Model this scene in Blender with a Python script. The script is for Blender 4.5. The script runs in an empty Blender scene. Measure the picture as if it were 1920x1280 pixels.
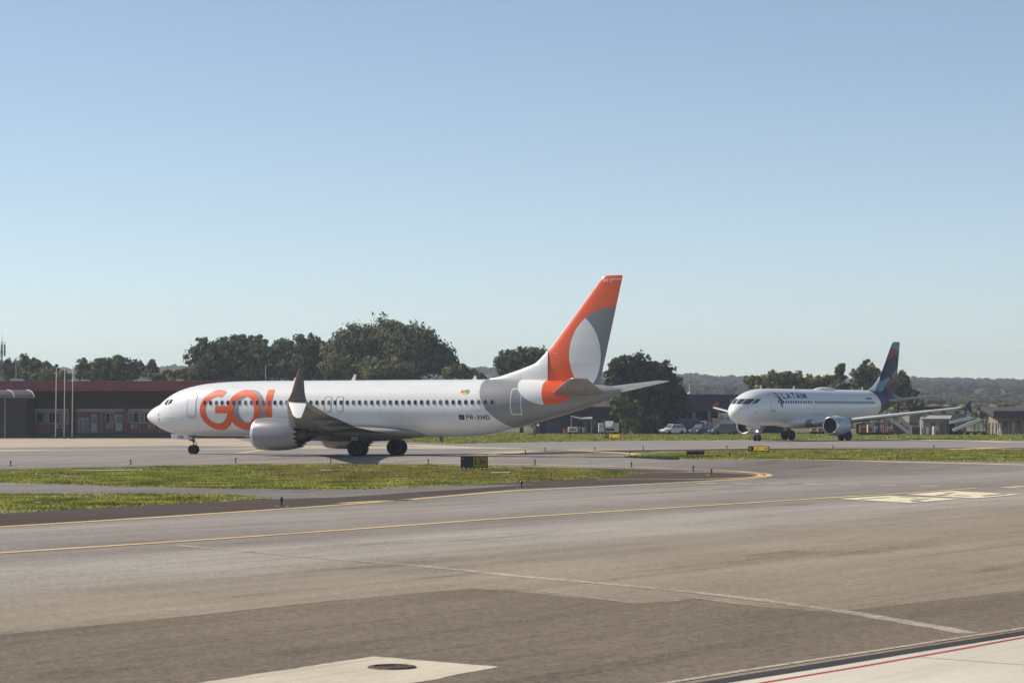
import bpy, bmesh, math, random
import numpy as np
from mathutils import Vector, Matrix
random.seed(7); rng = np.random.default_rng(11)
S = bpy.context.scene
COL = S.collection
R = math.radians

# ------------------------------------------------------------------ camera, sky, sun, exposure
FPX, CAMH, YH = 4911.0, 2.865, 778.7          # focal length in photo pixels, eye height, horizon row
SUN_EL, SUN_BACK = 40.0, 17.0                 # sun elevation; azimuth: from the left, this far behind the scene
cam = bpy.data.cameras.new('camera'); camo = bpy.data.objects.new('camera', cam); COL.objects.link(camo)
cam.sensor_width = 36.0; cam.lens = 36.0*FPX/1920.0
camo.location = (0, 0, CAMH); camo.rotation_euler = (R(90), 0, 0)
cam.shift_y = (YH-640.0)/1920.0
cam.clip_end = 20000.0
cam.dof.use_dof = True; cam.dof.focus_distance = 190.0; cam.dof.aperture_fstop = 5.6
S.camera = camo
sun_dir = Vector((-math.cos(R(SUN_EL))*math.cos(R(SUN_BACK)), math.cos(R(SUN_EL))*math.sin(R(SUN_BACK)), math.sin(R(SUN_EL))))
W = bpy.data.worlds.new('World'); S.world = W; W.use_nodes = True
wn = W.node_tree.nodes; wl = W.node_tree.links
sky = wn.new('ShaderNodeTexSky'); sky.sky_type = 'NISHITA'; sky.sun_disc = False
sky.sun_elevation = R(SUN_EL); sky.sun_rotation = math.atan2(sun_dir.x, sun_dir.y)
sky.altitude = 0; sky.air_density = 0.6; sky.dust_density = 0.0; sky.ozone_density = 1.0
bg = wn['Background']; bg.inputs['Strength'].default_value = 0.125
wt = wn.new('ShaderNodeMix'); wt.data_type = 'RGBA'; wt.blend_type = 'MULTIPLY'; wt.inputs[0].default_value = 1.0   # even warm tint over the whole sky
wl.new(sky.outputs[0], wt.inputs[6]); wt.inputs[7].default_value = (1.08, 1.0, 0.895, 1); wl.new(wt.outputs[2], bg.inputs['Color'])
sl = bpy.data.lights.new('sun', 'SUN'); sl.energy = 4.8; sl.angle = R(0.5); sl.color = (1.0, 0.91, 0.78)
so = bpy.data.objects.new('sun', sl); COL.objects.link(so); so.location = (-200, 300, 200)
so.rotation_euler = sun_dir.to_track_quat('Z', 'Y').to_euler()
S.view_settings.view_transform = 'Standard'; S.view_settings.look = 'None'
S.view_settings.exposure = 0.19; S.view_settings.gamma = 1.0; S.view_settings.use_curve_mapping = False

# ------------------------------------------------------------------ helpers
# the far taxiway is crowned: it falls 0.3 m from its centre line to the shoulder on the near side, and the near pavement lies that much lower
HD = np.linspace(4.0, 19.0, 11); HS_ = (HD-4.0)/15.0; HZ = -0.30*(HS_*HS_*(3-2*HS_))
AX, AY, NX, NY = -27.17, 195.8, -math.sin(.458), -math.cos(.458)
def H(x, y): return np.interp((x-AX)*NX+(y-AY)*NY, HD, HZ)
def G(px, py):
    """ground point seen at a photo pixel"""
    a, b = 3.0, 8000.0
    for _ in range(60):
        Y = (a+b)/2
        if YH+FPX*(CAMH-float(H((px-960.0)*Y/FPX, Y)))/Y > py: a = Y
        else: b = Y
    X = (px-960.0)*Y/FPX; return (X, Y, float(H(X, Y)))
def A(px, py, Y):
    """point at depth Y seen at a photo pixel"""
    return ((px-960.0)*Y/FPX, Y, CAMH-(py-YH)*Y/FPX)

class MB:
    def __init__(s): s.v = []; s.f = []
    def add(s, vs, fs):
        o = len(s.v); s.v += [tuple(v) for v in vs]; s.f += [tuple(i+o for i in f) for f in fs]; return s
    def box(s, x0, x1, y0, y1, z0, z1):
        return s.add([(x0,y0,z0),(x1,y0,z0),(x1,y1,z0),(x0,y1,z0),(x0,y0,z1),(x1,y0,z1),(x1,y1,z1),(x0,y1,z1)],
                     [(0,3,2,1),(4,5,6,7),(0,1,5,4),(1,2,6,5),(2,3,7,6),(3,0,4,7)])
    def tube(s, a, b, r0, r1=None, n=8, cap=True):
        r1 = r0 if r1 is None else r1
        a = Vector(a); b = Vector(b); q = (b-a).to_track_quat('Z', 'Y'); vs = []
        for p, r in ((a, r0), (b, r1)):
            for i in range(n):
                t = 2*math.pi*i/n; vs.append(p+q@Vector((r*math.cos(t), r*math.sin(t), 0)))
        fs = [(i, (i+1) % n, n+(i+1) % n, n+i) for i in range(n)]
        if cap: fs += [tuple(range(n-1, -1, -1)), tuple(range(n, 2*n))]
        return s.add(vs, fs)
    def beam(s, a, b, w, h):
        a = Vector(a); b = Vector(b); d = (b-a).normalized()
        sd = d.cross(Vector((0,0,1)));
        if sd.length < 1e-4: sd = Vector((1,0,0))
        sd.normalize(); up = sd.cross(d)
        vs = [p+sd*(i*w/2)+up*(j*h/2) for p in (a, b) for i, j in ((-1,-1),(1,-1),(1,1),(-1,1))]
        return s.add(vs, [(3,2,1,0),(4,5,6,7),(0,1,5,4),(1,2,6,5),(2,3,7,6),(3,0,4,7)])
    def rings(s, rs, close=True, cap=(True, True)):
        n = len(rs[0]); vs = [p for r in rs for p in r]; fs = []
        for k in range(len(rs)-1):
            for i in range(n if close else n-1):
                j = (i+1) % n; fs.append((k*n+i, k*n+j, (k+1)*n+j, (k+1)*n+i))
        if cap[0]: fs.append(tuple(range(n-1, -1, -1)))
        if cap[1]: fs.append(tuple(range((len(rs)-1)*n, len(rs)*n)))
        return s.add(vs, fs)
    def lathe(s, prof, o=(0,0,0), axis='x', n=32, cap=True):
        rs = []
        for a, r in prof:
            ring = []
            for i in range(n):
                t = 2*math.pi*i/n; c, d = r*math.cos(t), r*math.sin(t)
                ring.append({'x': (o[0]+a, o[1]+c, o[2]+d), 'y': (o[0]+d, o[1]+a, o[2]+c), 'z': (o[0]+c, o[1]+d, o[2]+a)}[axis])
            rs.append(ring)
        return s.rings(rs, cap=(cap and prof[0][1] > 1e-3, cap and prof[-1][1] > 1e-3))
    def prism(s, pts, h0, h1):
        n = len(pts); vs = [(x, y, h0) for x, y in pts]+[(x, y, h1) for x, y in pts]
        return s.add(vs, [tuple(range(n-1, -1, -1)), tuple(range(n, 2*n))]+[(i, (i+1) % n, n+(i+1) % n, n+i) for i in range(n)])
    def build(s, name, m, parent=None, smooth=False, fix=True, bevel=0, sharp=None):
        me = bpy.data.meshes.new(name); me.from_pydata(s.v, [], s.f)
        if fix or bevel:
            bm = bmesh.new(); bm.from_mesh(me)
            bmesh.ops.recalc_face_normals(bm, faces=bm.faces)
            if bevel: bmesh.ops.bevel(bm, geom=list(bm.edges), offset=bevel, segments=1, affect='EDGES', clamp_overlap=True)
            bm.to_mesh(me); bm.free()
        if smooth:
            me.shade_smooth()
            if sharp: me.set_sharp_from_angle(angle=R(sharp))
        me.materials.append(m)
        return obj(name, me, parent)
def obj(name, me, parent=None):
    o = bpy.data.objects.new(name, me); COL.objects.link(o); o.parent = parent; return o
def tag(o, label=None, cat=None, group=None, kind=None):
    for k, v in (('label', label), ('category', cat), ('group', group), ('kind', kind)):
        if v: o[k] = v
    return o
def thing(name, label, cat, loc=(0,0,0), rz=0.0, group=None):
    o = bpy.data.objects.new(name, None); COL.objects.link(o); o.location = loc; o.rotation_euler = (0, 0, rz)
    o.empty_display_size = 0.5
    return tag(o, label, cat, group)
def copy_thing(o, loc=None, rz=None, label=None):
    r = o.copy(); COL.objects.link(r)
    if loc is not None: r.location = loc
    if rz is not None: r.rotation_euler = (0, 0, rz)
    if label: r['label'] = label
    for ch in list(o.children):
        c = ch.copy(); COL.objects.link(c); c.parent = r
        for g in list(ch.children):
            d = g.copy(); COL.objects.link(d); d.parent = c
    return r

# ------------------------------------------------------------------ materials
MATS = {}
def mk(name, col, rough=0.6, metal=0.0, var=0.12, scale=1.5, coat=0.0, bump=0.0, bscale=20.0, spec=0.5, emit=None, coords='Object', stretch=None, hue=None):
    m = bpy.data.materials.new(name); m.use_nodes = True; nt = m.node_tree; N = nt.nodes; L = nt.links
    p = N['Principled BSDF']; p.inputs['Roughness'].default_value = rough; p.inputs['Metallic'].default_value = metal
    p.inputs['Coat Weight'].default_value = coat; p.inputs['Coat Roughness'].default_value = 0.08
    p.inputs['Specular IOR Level'].default_value = spec
    p.inputs['Base Color'].default_value = (*col, 1)
    if var or bump:
        tc = N.new('ShaderNodeTexCoord'); src = tc.outputs[coords]
        if stretch:
            mp = N.new('ShaderNodeMapping'); L.new(src, mp.inputs[0]); mp.inputs['Scale'].default_value = stretch; src = mp.outputs[0]
    if var:
        nz = N.new('ShaderNodeTexNoise'); nz.inputs['Scale'].default_value = scale; nz.inputs['Detail'].default_value = 5; nz.inputs['Roughness'].default_value = 0.6
        L.new(src, nz.inputs['Vector'])
        rp = N.new('ShaderNodeValToRGB'); e = rp.color_ramp.elements
        h = hue or (1, 1, 1)
        e[0].position = 0.3; e[0].color = (*[max(0, c*(1-var)*(2-k)) for c, k in zip(col, h)], 1)
        e[1].position = 0.7; e[1].color = (*[min(1, c*(1+var)*k) for c, k in zip(col, h)], 1)
        L.new(nz.outputs['Fac'], rp.inputs[0]); L.new(rp.outputs[0], p.inputs['Base Color'])
    if bump:
        b2 = N.new('ShaderNodeTexNoise'); b2.inputs['Scale'].default_value = bscale; b2.inputs['Detail'].default_value = 3
        L.new(src, b2.inputs['Vector'])
        bp = N.new('ShaderNodeBump'); bp.inputs['Strength'].default_value = bump; bp.inputs['Distance'].default_value = 0.05
        L.new(b2.outputs['Fac'], bp.inputs['Height']); L.new(bp.outputs[0], p.inputs['Normal'])
    if emit:
        p.inputs['Emission Color'].default_value = (*emit[0], 1); p.inputs['Emission Strength'].default_value = emit[1]
    MATS[name] = m; return m
def leafmat(name, col, trans=0.25, hue=0.35):
    m = bpy.data.materials.new(name); m.use_nodes = True; nt = m.node_tree; N = nt.nodes; L = nt.links
    for n in list(N): N.remove(n)
    out = N.new('ShaderNodeOutputMaterial'); mx = N.new('ShaderNodeMixShader'); d = N.new('ShaderNodeBsdfDiffuse'); t = N.new('ShaderNodeBsdfTranslucent')
    geo = N.new('ShaderNodeNewGeometry'); nz = N.new('ShaderNodeTexNoise'); nz.inputs['Scale'].default_value = 0.45; nz.inputs['Detail'].default_value = 3
    L.new(geo.outputs['Position'], nz.inputs['Vector'])
    rp = N.new('ShaderNodeValToRGB'); e = rp.color_ramp.elements
    e[0].position = 0.35; e[0].color = (*[c*(1-hue) for c in col], 1)
    e[1].position = 0.68; e[1].color = (col[0]*(1+hue*1.3), col[1]*(1+hue), col[2]*(1+hue*.4), 1)
    L.new(nz.outputs['Fac'], rp.inputs[0])
    ri = N.new('ShaderNodeHueSaturation'); L.new(rp.outputs[0], ri.inputs['Color'])
    mr = N.new('ShaderNodeMapRange'); L.new(geo.outputs['Random Per Island'], mr.inputs[0]); mr.inputs['To Min'].default_value = 0.65; mr.inputs['To Max'].default_value = 1.35
    L.new(mr.outputs[0], ri.inputs['Value'])
    L.new(ri.outputs[0], d.inputs[0]); L.new(ri.outputs[0], t.inputs[0])
    mx.inputs[0].default_value = trans; L.new(d.outputs[0], mx.inputs[1]); L.new(t.outputs[0], mx.inputs[2]); L.new(mx.outputs[0], out.inputs[0])
    MATS[name] = m; return m

M = MATS
def skin(name, col):
    """white aircraft skin: faint frame and lap seams, smudges and belly grime"""
    m = bpy.data.materials.new(name); m.use_nodes = True; nt = m.node_tree; N = nt.nodes; L = nt.links; p = N['Principled BSDF']
    p.inputs['Roughness'].default_value = .30; p.inputs['Coat Weight'].default_value = .5; p.inputs['Coat Roughness'].default_value = .06
    tc = N.new('ShaderNodeTexCoord'); sx = N.new('ShaderNodeSeparateXYZ'); L.new(tc.outputs['Object'], sx.inputs[0])
    def ma(op, a, b=0.0, c=None):
        n = N.new('ShaderNodeMath'); n.operation = op
        for i, v in enumerate((a, b) if c is None else (a, b, c)):
            if isinstance(v, (int, float)): n.inputs[i].default_value = v
            else: L.new(v, n.inputs[i])
        return n.outputs[0]
    def seam(src, period, off, w):
        return ma('LESS_THAN', ma('ABSOLUTE', ma('SUBTRACT', ma('FRACT', ma('ADD', ma('DIVIDE', src, period), off)), .5)), w/period)
    s = ma('MAXIMUM', seam(sx.outputs[0], 2.54, .31, .014), ma('MULTIPLY', seam(sx.outputs[0], .508, .1, .007), .35))
    s = ma('MAXIMUM', s, seam(sx.outputs[2], .93, .2, .009))
    nz = N.new('ShaderNodeTexNoise'); mp = N.new('ShaderNodeMapping'); mp.inputs['Scale'].default_value = (.35, 1, 1.6); L.new(tc.outputs['Object'], mp.inputs[0]); L.new(mp.outputs[0], nz.inputs['Vector']); nz.inputs['Scale'].default_value = 1.3; nz.inputs['Detail'].default_value = 6; nz.inputs['Roughness'].default_value = .65
    n2 = N.new('ShaderNodeTexNoise'); m2 = N.new('ShaderNodeMapping'); m2.inputs['Scale'].default_value = (.12, 1, 1); L.new(tc.outputs['Object'], m2.inputs[0]); L.new(m2.outputs[0], n2.inputs['Vector']); n2.inputs['Scale'].default_value = 5; n2.inputs['Detail'].default_value = 4
    grime = ma('MULTIPLY', ma('GREATER_THAN', 2.2, sx.outputs[2]), ma('MULTIPLY', n2.outputs['Fac'], ma('SUBTRACT', 2.2, sx.outputs[2])))
    v = ma('SUBTRACT', 1.0, ma('MULTIPLY', s, .13)); v = ma('SUBTRACT', v, ma('MULTIPLY', ma('SUBTRACT', nz.outputs['Fac'], .5), .16)); v = ma('SUBTRACT', v, ma('MULTIPLY', grime, .35))
    mx = N.new('ShaderNodeVectorMath'); mx.operation = 'SCALE'; mx.inputs[0].default_value = col; L.new(v, mx.inputs['Scale']); L.new(mx.outputs[0], p.inputs['Base Color'])
    bp = N.new('ShaderNodeBump'); bp.inputs['Strength'].default_value = .12; bp.inputs['Distance'].default_value = .02; L.new(ma('SUBTRACT', nz.outputs['Fac'], ma('MULTIPLY', s, .25)), bp.inputs['Height']); L.new(bp.outputs[0], p.inputs['Normal'])
    MATS[name] = m
skin('skin_white', (.80,.80,.785))
mk('white_paint', (.80,.80,.79), .32, 0, .05, .6, coat=.35, stretch=(.3,1,1))
mk('letter_orange', (.80,.105,.022), .35, 0, .05, 1, coat=.3)
mk('paint_grey', (.27,.272,.278), .38, 0, .06, .7, coat=.3)
mk('fin_grey', (.20,.225,.25), .38, 0, .06, .7, coat=.3)
mk('wing_grey', (.29,.28,.27), .45, 0, .12, .6)
mk('wing_dark', (.155,.15,.143), .5, 0, .15, .8)
mk('bare_metal', (.62,.62,.63), .3, .85, .06, 2)
mk('nacelle_silver', (.25,.25,.262), .32, .2, .08, .8, coat=.2)
mk('nozzle_dark', (.07,.066,.062), .5, .6, .2, 4)
mk('fan_black', (.02,.02,.022), .4, .5, .1, 4)
mk('duct_dark', (.05,.05,.055), .6, .2, .1, 3)
mk('tyre', (.022,.021,.02), .8, 0, .2, 6)
mk('rim', (.30,.31,.33), .45, .5, .15, 6)
mk('gear_metal', (.16,.15,.145), .5, .5, .25, 6)
mk('window_glass', (.025,.027,.033), .12, 0, .2, 2, coat=.4)
mk('window_blind', (.11,.11,.11), .3, 0, .2, 2)
mk('cockpit_glass', (.05,.058,.062), .08, 0, .3, 1.5, coat=.6)
mk('winglet_grey', (.15,.145,.14), .5, 0, .15, .8)
mk('window_half', (.055,.056,.062), .2, 0, .2, 2)
mk('seam', (.40,.40,.41), .6, 0, 0)
mk('seam_dark', (.20,.20,.21), .6, 0, 0)
mk('black_paint', (.022,.022,.024), .6, 0, .1, 3)
mk('indigo', (.026,.026,.078), .45, 0, .06, 1, spec=.25)
mk('indigo_deep', (.045,.02,.05), .45, 0, .06, 1, spec=.25)
mk('coral', (.36,.035,.06), .45, 0, .05, 1, spec=.3)
mk('sky_blue_paint', (.15,.27,.36), .45, 0, .05, 1, spec=.3)
mk('title_indigo', (.022,.024,.075), .4, 0, 0)
mk('nacelle_blue', (.42,.46,.52), .35, 0, .06, 1, coat=.3)
mk('flag_green', (.05,.30,.10), .5, 0, 0); mk('flag_yellow', (.75,.60,.06), .5, 0, 0); mk('flag_blue', (.03,.09,.35), .5, 0, 0)
mk('lamp_lit', (1,.85,.6), .4, 0, 0, emit=((1,.72,.42), 14))

# ------------------------------------------------------------------ ground materials
DX, DY = .505, .863                                   # the direction the near taxiway runs
def pave(name, col, lanes=None, rough=.8, speck=.44, streak=.17, patchy=.12):
    """worn pavement: lanes = [(distance across the taxiway, rgb)], plus streaks along it, stains and aggregate"""
    m = bpy.data.materials.new(name); m.use_nodes = True; nt = m.node_tree; N = nt.nodes; L = nt.links; p = N['Principled BSDF']
    p.inputs['Roughness'].default_value = rough; p.inputs['Specular IOR Level'].default_value = .08
    geo = N.new('ShaderNodeNewGeometry'); pos = geo.outputs['Position']
    rot = N.new('ShaderNodeVectorRotate'); rot.rotation_type = 'Z_AXIS'; rot.inputs['Angle'].default_value = math.atan2(DX, DY); L.new(pos, rot.inputs['Vector'])
    sx = N.new('ShaderNodeSeparateXYZ'); L.new(rot.outputs[0], sx.inputs[0])
    def noise(src, scale, detail=4, ro=.6, st=None):
        if st:
            mp = N.new('ShaderNodeMapping'); mp.inputs['Scale'].default_value = st; L.new(src, mp.inputs[0]); src = mp.outputs[0]
        n = N.new('ShaderNodeTexNoise'); n.inputs['Scale'].default_value = scale; n.inputs['Detail'].default_value = detail; n.inputs['Roughness'].default_value = ro
        L.new(src, n.inputs['Vector']); return n.outputs['Fac']
    def math_(op, a, b):
        n = N.new('ShaderNodeMath'); n.operation = op
        for i, v in enumerate((a, b)):
            if isinstance(v, (int, float)): n.inputs[i].default_value = v
            else: L.new(v, n.inputs[i])
        return n.outputs[0]
    if lanes:
        wob = math_('MULTIPLY', math_('SUBTRACT', noise(rot.outputs[0], .12, 3, .6, (1, .35, 1)), .5), 5.0)
        fac = math_('DIVIDE', math_('ADD', math_('ADD', sx.outputs[0], wob), 80.0), 90.0)
        rp = N.new('ShaderNodeValToRGB'); L.new(fac, rp.inputs[0]); e = rp.color_ramp.elements
        for k, (t, c) in enumerate(lanes):
            q = (t*1.105+80.0)/90.0
            if k < 2: el = e[k]; el.position = q
            else: el = e.new(q)
            el.color = (*c, 1)
        colr = rp.outputs[0]
    else:
        rgb = N.new('ShaderNodeRGB'); rgb.outputs[0].default_value = (*col, 1); colr = rgb.outputs[0]
    v = math_('MULTIPLY', math_('SUBTRACT', noise(rot.outputs[0], 1.0, 5, .65, (1.1, .045, 1)), .5), streak*4)
    v = math_('ADD', v, math_('MULTIPLY', math_('SUBTRACT', noise(pos, .09, 4), .5), patchy*4))
    v = math_('ADD', v, math_('MULTIPLY', math_('SUBTRACT', noise(rot.outputs[0], .6, 4, .7, (1, .3, 1)), .5), patchy*2))
    v = math_('ADD', v, math_('MULTIPLY', math_('SUBTRACT', noise(pos, 9.0, 6, .95), .5), speck*6.5))
    st = math_('MULTIPLY', math_('MAXIMUM', math_('SUBTRACT', noise(rot.outputs[0], .35, 5, .7, (1, .22, 1)), .56), 0.0), -2.2*min(1, streak*7))   # oil and rubber stains
    v = math_('ADD', v, st)
    ru = math_('MULTIPLY', math_('MAXIMUM', math_('SUBTRACT', noise(rot.outputs[0], 2.6, 3, .5, (1, .012, 1)), .60), 0.0), -2.0*min(1, streak*7))  # tyre tracks along the taxiway
    v = math_('ADD', v, ru)
    sc = math_('MULTIPLY', math_('MAXIMUM', math_('SUBTRACT', noise(pos, 3.2, 6, .9), .60), 0.0), 1.6*min(1, speck*3))   # pale scuffs
    v = math_('ADD', v, sc)
    v = math_('MAXIMUM', math_('ADD', v, 1.0), .25)
    mx = N.new('ShaderNodeVectorMath'); mx.operation = 'SCALE'; L.new(colr, mx.inputs[0]); L.new(v, mx.inputs['Scale'])
    L.new(mx.outputs[0], p.inputs['Base Color'])
    bp = N.new('ShaderNodeBump'); bp.inputs['Strength'].default_value = .5; bp.inputs['Distance'].default_value = .012
    L.new(noise(pos, 30.0, 3, .8), bp.inputs['Height']); L.new(bp.outputs[0], p.inputs['Normal'])
    MATS[name] = m; return m
pave('taxiway_asphalt', (.20,.185,.17), [(-70,(.245,.222,.200)),(-60,(.175,.152,.133)),(-50,(.215,.196,.177)),(-43.5,(.315,.284,.248)),(-39,(.245,.217,.190)),(-35,(.25,.22,.19)),(-32.3,(.36,.328,.286)),(-29.2,(.335,.298,.25)),(-27.5,(.28,.237,.188)),(-24,(.30,.25,.19)),(-12,(.265,.215,.158))])
pave('dark_asphalt', (.185,.148,.112), speck=.58, patchy=.13)
pave('shoulder_asphalt', (.085,.066,.054), patchy=.16, streak=.16)
pave('far_asphalt', (.27,.245,.225), speck=.1, streak=.25)
pave('apron_concrete', (.47,.39,.29), speck=.05, streak=.05)
pave('pad_concrete', (.62,.55,.43), speck=.14, streak=.10, patchy=.22)
pave('slab_concrete', (.60,.55,.46), speck=.10, streak=.06, patchy=.16)
pave('pale_streak', (.50,.46,.38), speck=.10, streak=.1, patchy=.2)
pave('seal_crack', (.39,.335,.265), speck=.75, patchy=.35)
pave('old_grey', (.245,.225,.20), speck=.2)
pave('joint_dark', (.055,.053,.055), speck=.3)
pave('line_yellow', (.64,.47,.245), speck=.30, streak=.16, patchy=.16)
pave('line_white', (.62,.56,.42), speck=.15, streak=.1, patchy=.16)
pave('line_red', (.42,.06,.055), speck=.15, patchy=.12)
pave('sign_cream', (.74,.67,.47), speck=.12, patchy=.10)
mk('manhole_iron', (.085,.055,.04), .85, .1, .5, 10, bump=.6, bscale=14)
mk('dry_ground', (.115,.110,.050), .95, 0, .35, .08, coords='Object', hue=(1.12,1,.9))
mk('turf', (.165,.150,.052), .95, 0, .38, .35, hue=(1.18,1.0,.9), bump=.6, bscale=5)
mk('hill_scrub', (.048,.048,.036), .95, 0, .30, .02, hue=(1.22,1,.9))
leafmat('grass_blade', (.29,.325,.085), .30, .5)
leafmat('grass_dry', (.30,.23,.09), .25, .3)
leafmat('leaf_dark', (.15,.172,.102), .25, .35)
leafmat('leaf_shaded', (.06,.068,.044), .2, .35)  # darker copy of the leaf colour, shade on one tree's near side painted in
leafmat('leaf_mid', (.17,.185,.08), .25)
leafmat('leaf_olive', (.20,.20,.11), .25)
leafmat('leaf_far', (.070,.066,.048), .15, .25)
mk('bark', (.10,.075,.055), .9, 0, .3, 3, bump=.5)

# ------------------------------------------------------------------ ground and pavements
def drape(me, z):
    """lay a flat mesh on the ground, cutting it where the fall of the pavement changes"""
    bm = bmesh.new(); bm.from_mesh(me); bmesh.ops.triangulate(bm, faces=bm.faces)
    ds = [(v.co.x-AX)*NX+(v.co.y-AY)*NY for v in bm.verts]
    for d in HD:
        if min(ds) < d < max(ds): bmesh.ops.bisect_plane(bm, geom=bm.verts[:]+bm.edges[:]+bm.faces[:], dist=1e-4, plane_co=(AX+NX*d, AY+NY*d, 0), plane_no=(NX, NY, 0))
    bm.normal_update()
    for f in bm.faces:
        if f.normal.z < 0: f.normal_flip()
    for v in bm.verts: v.co.z = float(H(v.co.x, v.co.y))+z
    bm.to_mesh(me); bm.free()
def sheet(name, pts, m, z, parent=None):
    me = bpy.data.meshes.new(name); me.from_pydata([(x, y, 0) for x, y in pts], [], [tuple(range(len(pts)))])
    drape(me, z); me.materials.append(m)
    return tag(obj(name, me, parent), kind='structure' if parent is None else None)
P2 = lambda *a: [G(x, y)[:2] for x, y in a]
def ragged(pts, amp, step=1.2, seed=1, open_=False):
    r_ = random.Random(seed); out = []
    for i, p in enumerate(pts):
        if open_ and i == len(pts)-1: out.append(p); break
        q = pts[(i+1) % len(pts)]; L_ = math.hypot(q[0]-p[0], q[1]-p[1]); n = max(1, min(60, int(L_/step)))
        for k in range(n):
            t = k/n; out.append((p[0]+(q[0]-p[0])*t+(r_.gauss(0, amp) if k else 0), p[1]+(q[1]-p[1])*t+(r_.gauss(0, amp) if k else 0)))
    return out
def smooth_line(pts, n=8):
    """Catmull-Rom through ground points"""
    q = [np.array(p, float) for p in pts]; q = [2*q[0]-q[1]]+q+[2*q[-1]-q[-2]]; out = []
    for i in range(1, len(q)-2):
        for k in range(n):
            t = k/n; a, b, c, d = q[i-1:i+3]; out.append(.5*((2*b)+(-a+c)*t+(2*a-5*b+4*c-d)*t*t+(-a+3*b-3*c+d)*t**3))
    out.append(q[-2]); return out
def stripe(name, pts, w, m, z, sm=True, parent=None):
    q = smooth_line(pts) if sm else [np.array(p, float) for p in pts]
    l, r = [], []
    for i, p in enumerate(q):
        t = q[min(i+1, len(q)-1)]-q[max(i-1, 0)]; t = t/np.linalg.norm(t); n = np.array([-t[1], t[0]])*w/2
        l.append((*(p+n), 0)); r.append((*(p-n), 0))
    k = len(q); me = bpy.data.meshes.new(name); me.from_pydata(l+r, [], [(i, k+i, k+i+1, i+1) for i in range(k-1)]); drape(me, z)
    me.materials.append(m); return tag(obj(name, me, parent), kind='structure' if parent is None else None)

sheet('ground', [(-9000,-400),(9000,-400),(9000,14000),(-9000,14000)], M['dry_ground'], 0)
far_edge = P2((2300,829),(1920,825.5),(1700,824),(1420,824.5),(1200,826),(1000,829),(850,832),(760,829),(640,824),(560,822.0))
sheet('taxiway', [(-140,-60),(140,-60),(140,150)]+far_edge+[(-27,345),(-190,345)], M['taxiway_asphalt'], .004)
sheet('far_taxiway', P2((-700,872),(-200,872),(0,871),(250,868),(640,865),(860,868),(1000,857),(1300,848),(1500,841),(1920,840),(2300,842))+far_edge+[(-27,345),(-190,345)], M['far_asphalt'], .008)
sheet('apron', P2((-700,848),(0,846),(200,843),(470,842),(640,841),(830,841.5),(990,840),(820,837),(640,836),(520,834),(470,829),(440,822))+[(-34,345),(-190,345)], M['apron_concrete'], .012)
sheet('apron_stain', P2((-300,841),(60,839),(330,835),(520,838),(380,841),(100,843)), M['far_asphalt'], .016)
# near pavement repairs
sheet('dark_pavement', ragged(P2((-300,1222),(0,1191),(300,1160),(600,1128),(880,1103),(960,1107),(1190,1131),(1302,1122),(1560,1147),(1640,1139),(1920,1106),(2150,1082),(2150,1150),(1920,1176),(1600,1226),(1230,1284),(1000,1340),(0,1420),(-300,1350)), .025, .35), M['dark_asphalt'], .008)
stripe('crack_seal', ragged([G(*p)[:2] for p in ((330,1022),(480,1035),(620,1048),(800,1062),(960,1079),(1130,1094),(1300,1110),(1450,1128),(1580,1146),(1700,1166),(1815,1187))], .02, .3, 4, True), .34, M['seal_crack'], .0095, False)
stripe('crack_seal', [G(*p)[:2] for p in ((930,1103),(1010,1108),(1080,1117),(1190,1131),(1260,1127),(1302,1121),(1420,1136),(1560,1148))], .09, M['seal_crack'], .0105, False)
# manhole pad, kerb joint and concrete stand at the lower right
pad = P2((330,1288),(700,1231.5),(936,1251),(760,1285),(690,1300)); sheet('concrete_pad', ragged(pad, .018, .2), M['pad_concrete'], .013)
c = G(735, 1252.5); mh = tag(MB().lathe([(.020,0),(.019,.09),(.026,.10),(.026,.14),(.019,.15),(.019,.23),(.036,.235),(.036,.27),(.030,.28),(.030,.30),(.013,.31)], (c[0],c[1],c[2]), 'z', 28).build('manhole_cover', M['manhole_iron'], smooth=True, sharp=30), 'round rusty iron manhole cover set in the pale concrete pad', 'manhole cover')
stripe('kerb_edge', [G(*p)[:2] for p in ((1150,1297),(1400,1257),(1650,1219),(1920,1178),(2200,1136))], .13, M['seal_crack'], .013, False)
stripe('pavement_joint', [G(*p)[:2] for p in ((1180,1308),(1420,1268),(1670,1228),(1920,1188),(2200,1144))], .34, M['joint_dark'], .017, False)
sheet('stand', P2((1230,1310),(1340,1287),(1560,1252),(1740,1222),(1920,1193),(2250,1143),(2250,1400),(1230,1400)), M['slab_concrete'], .021)
stripe('red_line', [G(*p)[:2] for p in ((1330,1300),(1440,1281),(1620,1251),(1790,1221),(1920,1197),(2200,1149))], .085, M['line_red'], .025, False)
stripe('slab_joint', [G(*p)[:2] for p in ((1720,1234),(1920,1249),(2100,1262))], .03, M['seal_crack'], .025, False)
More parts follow.
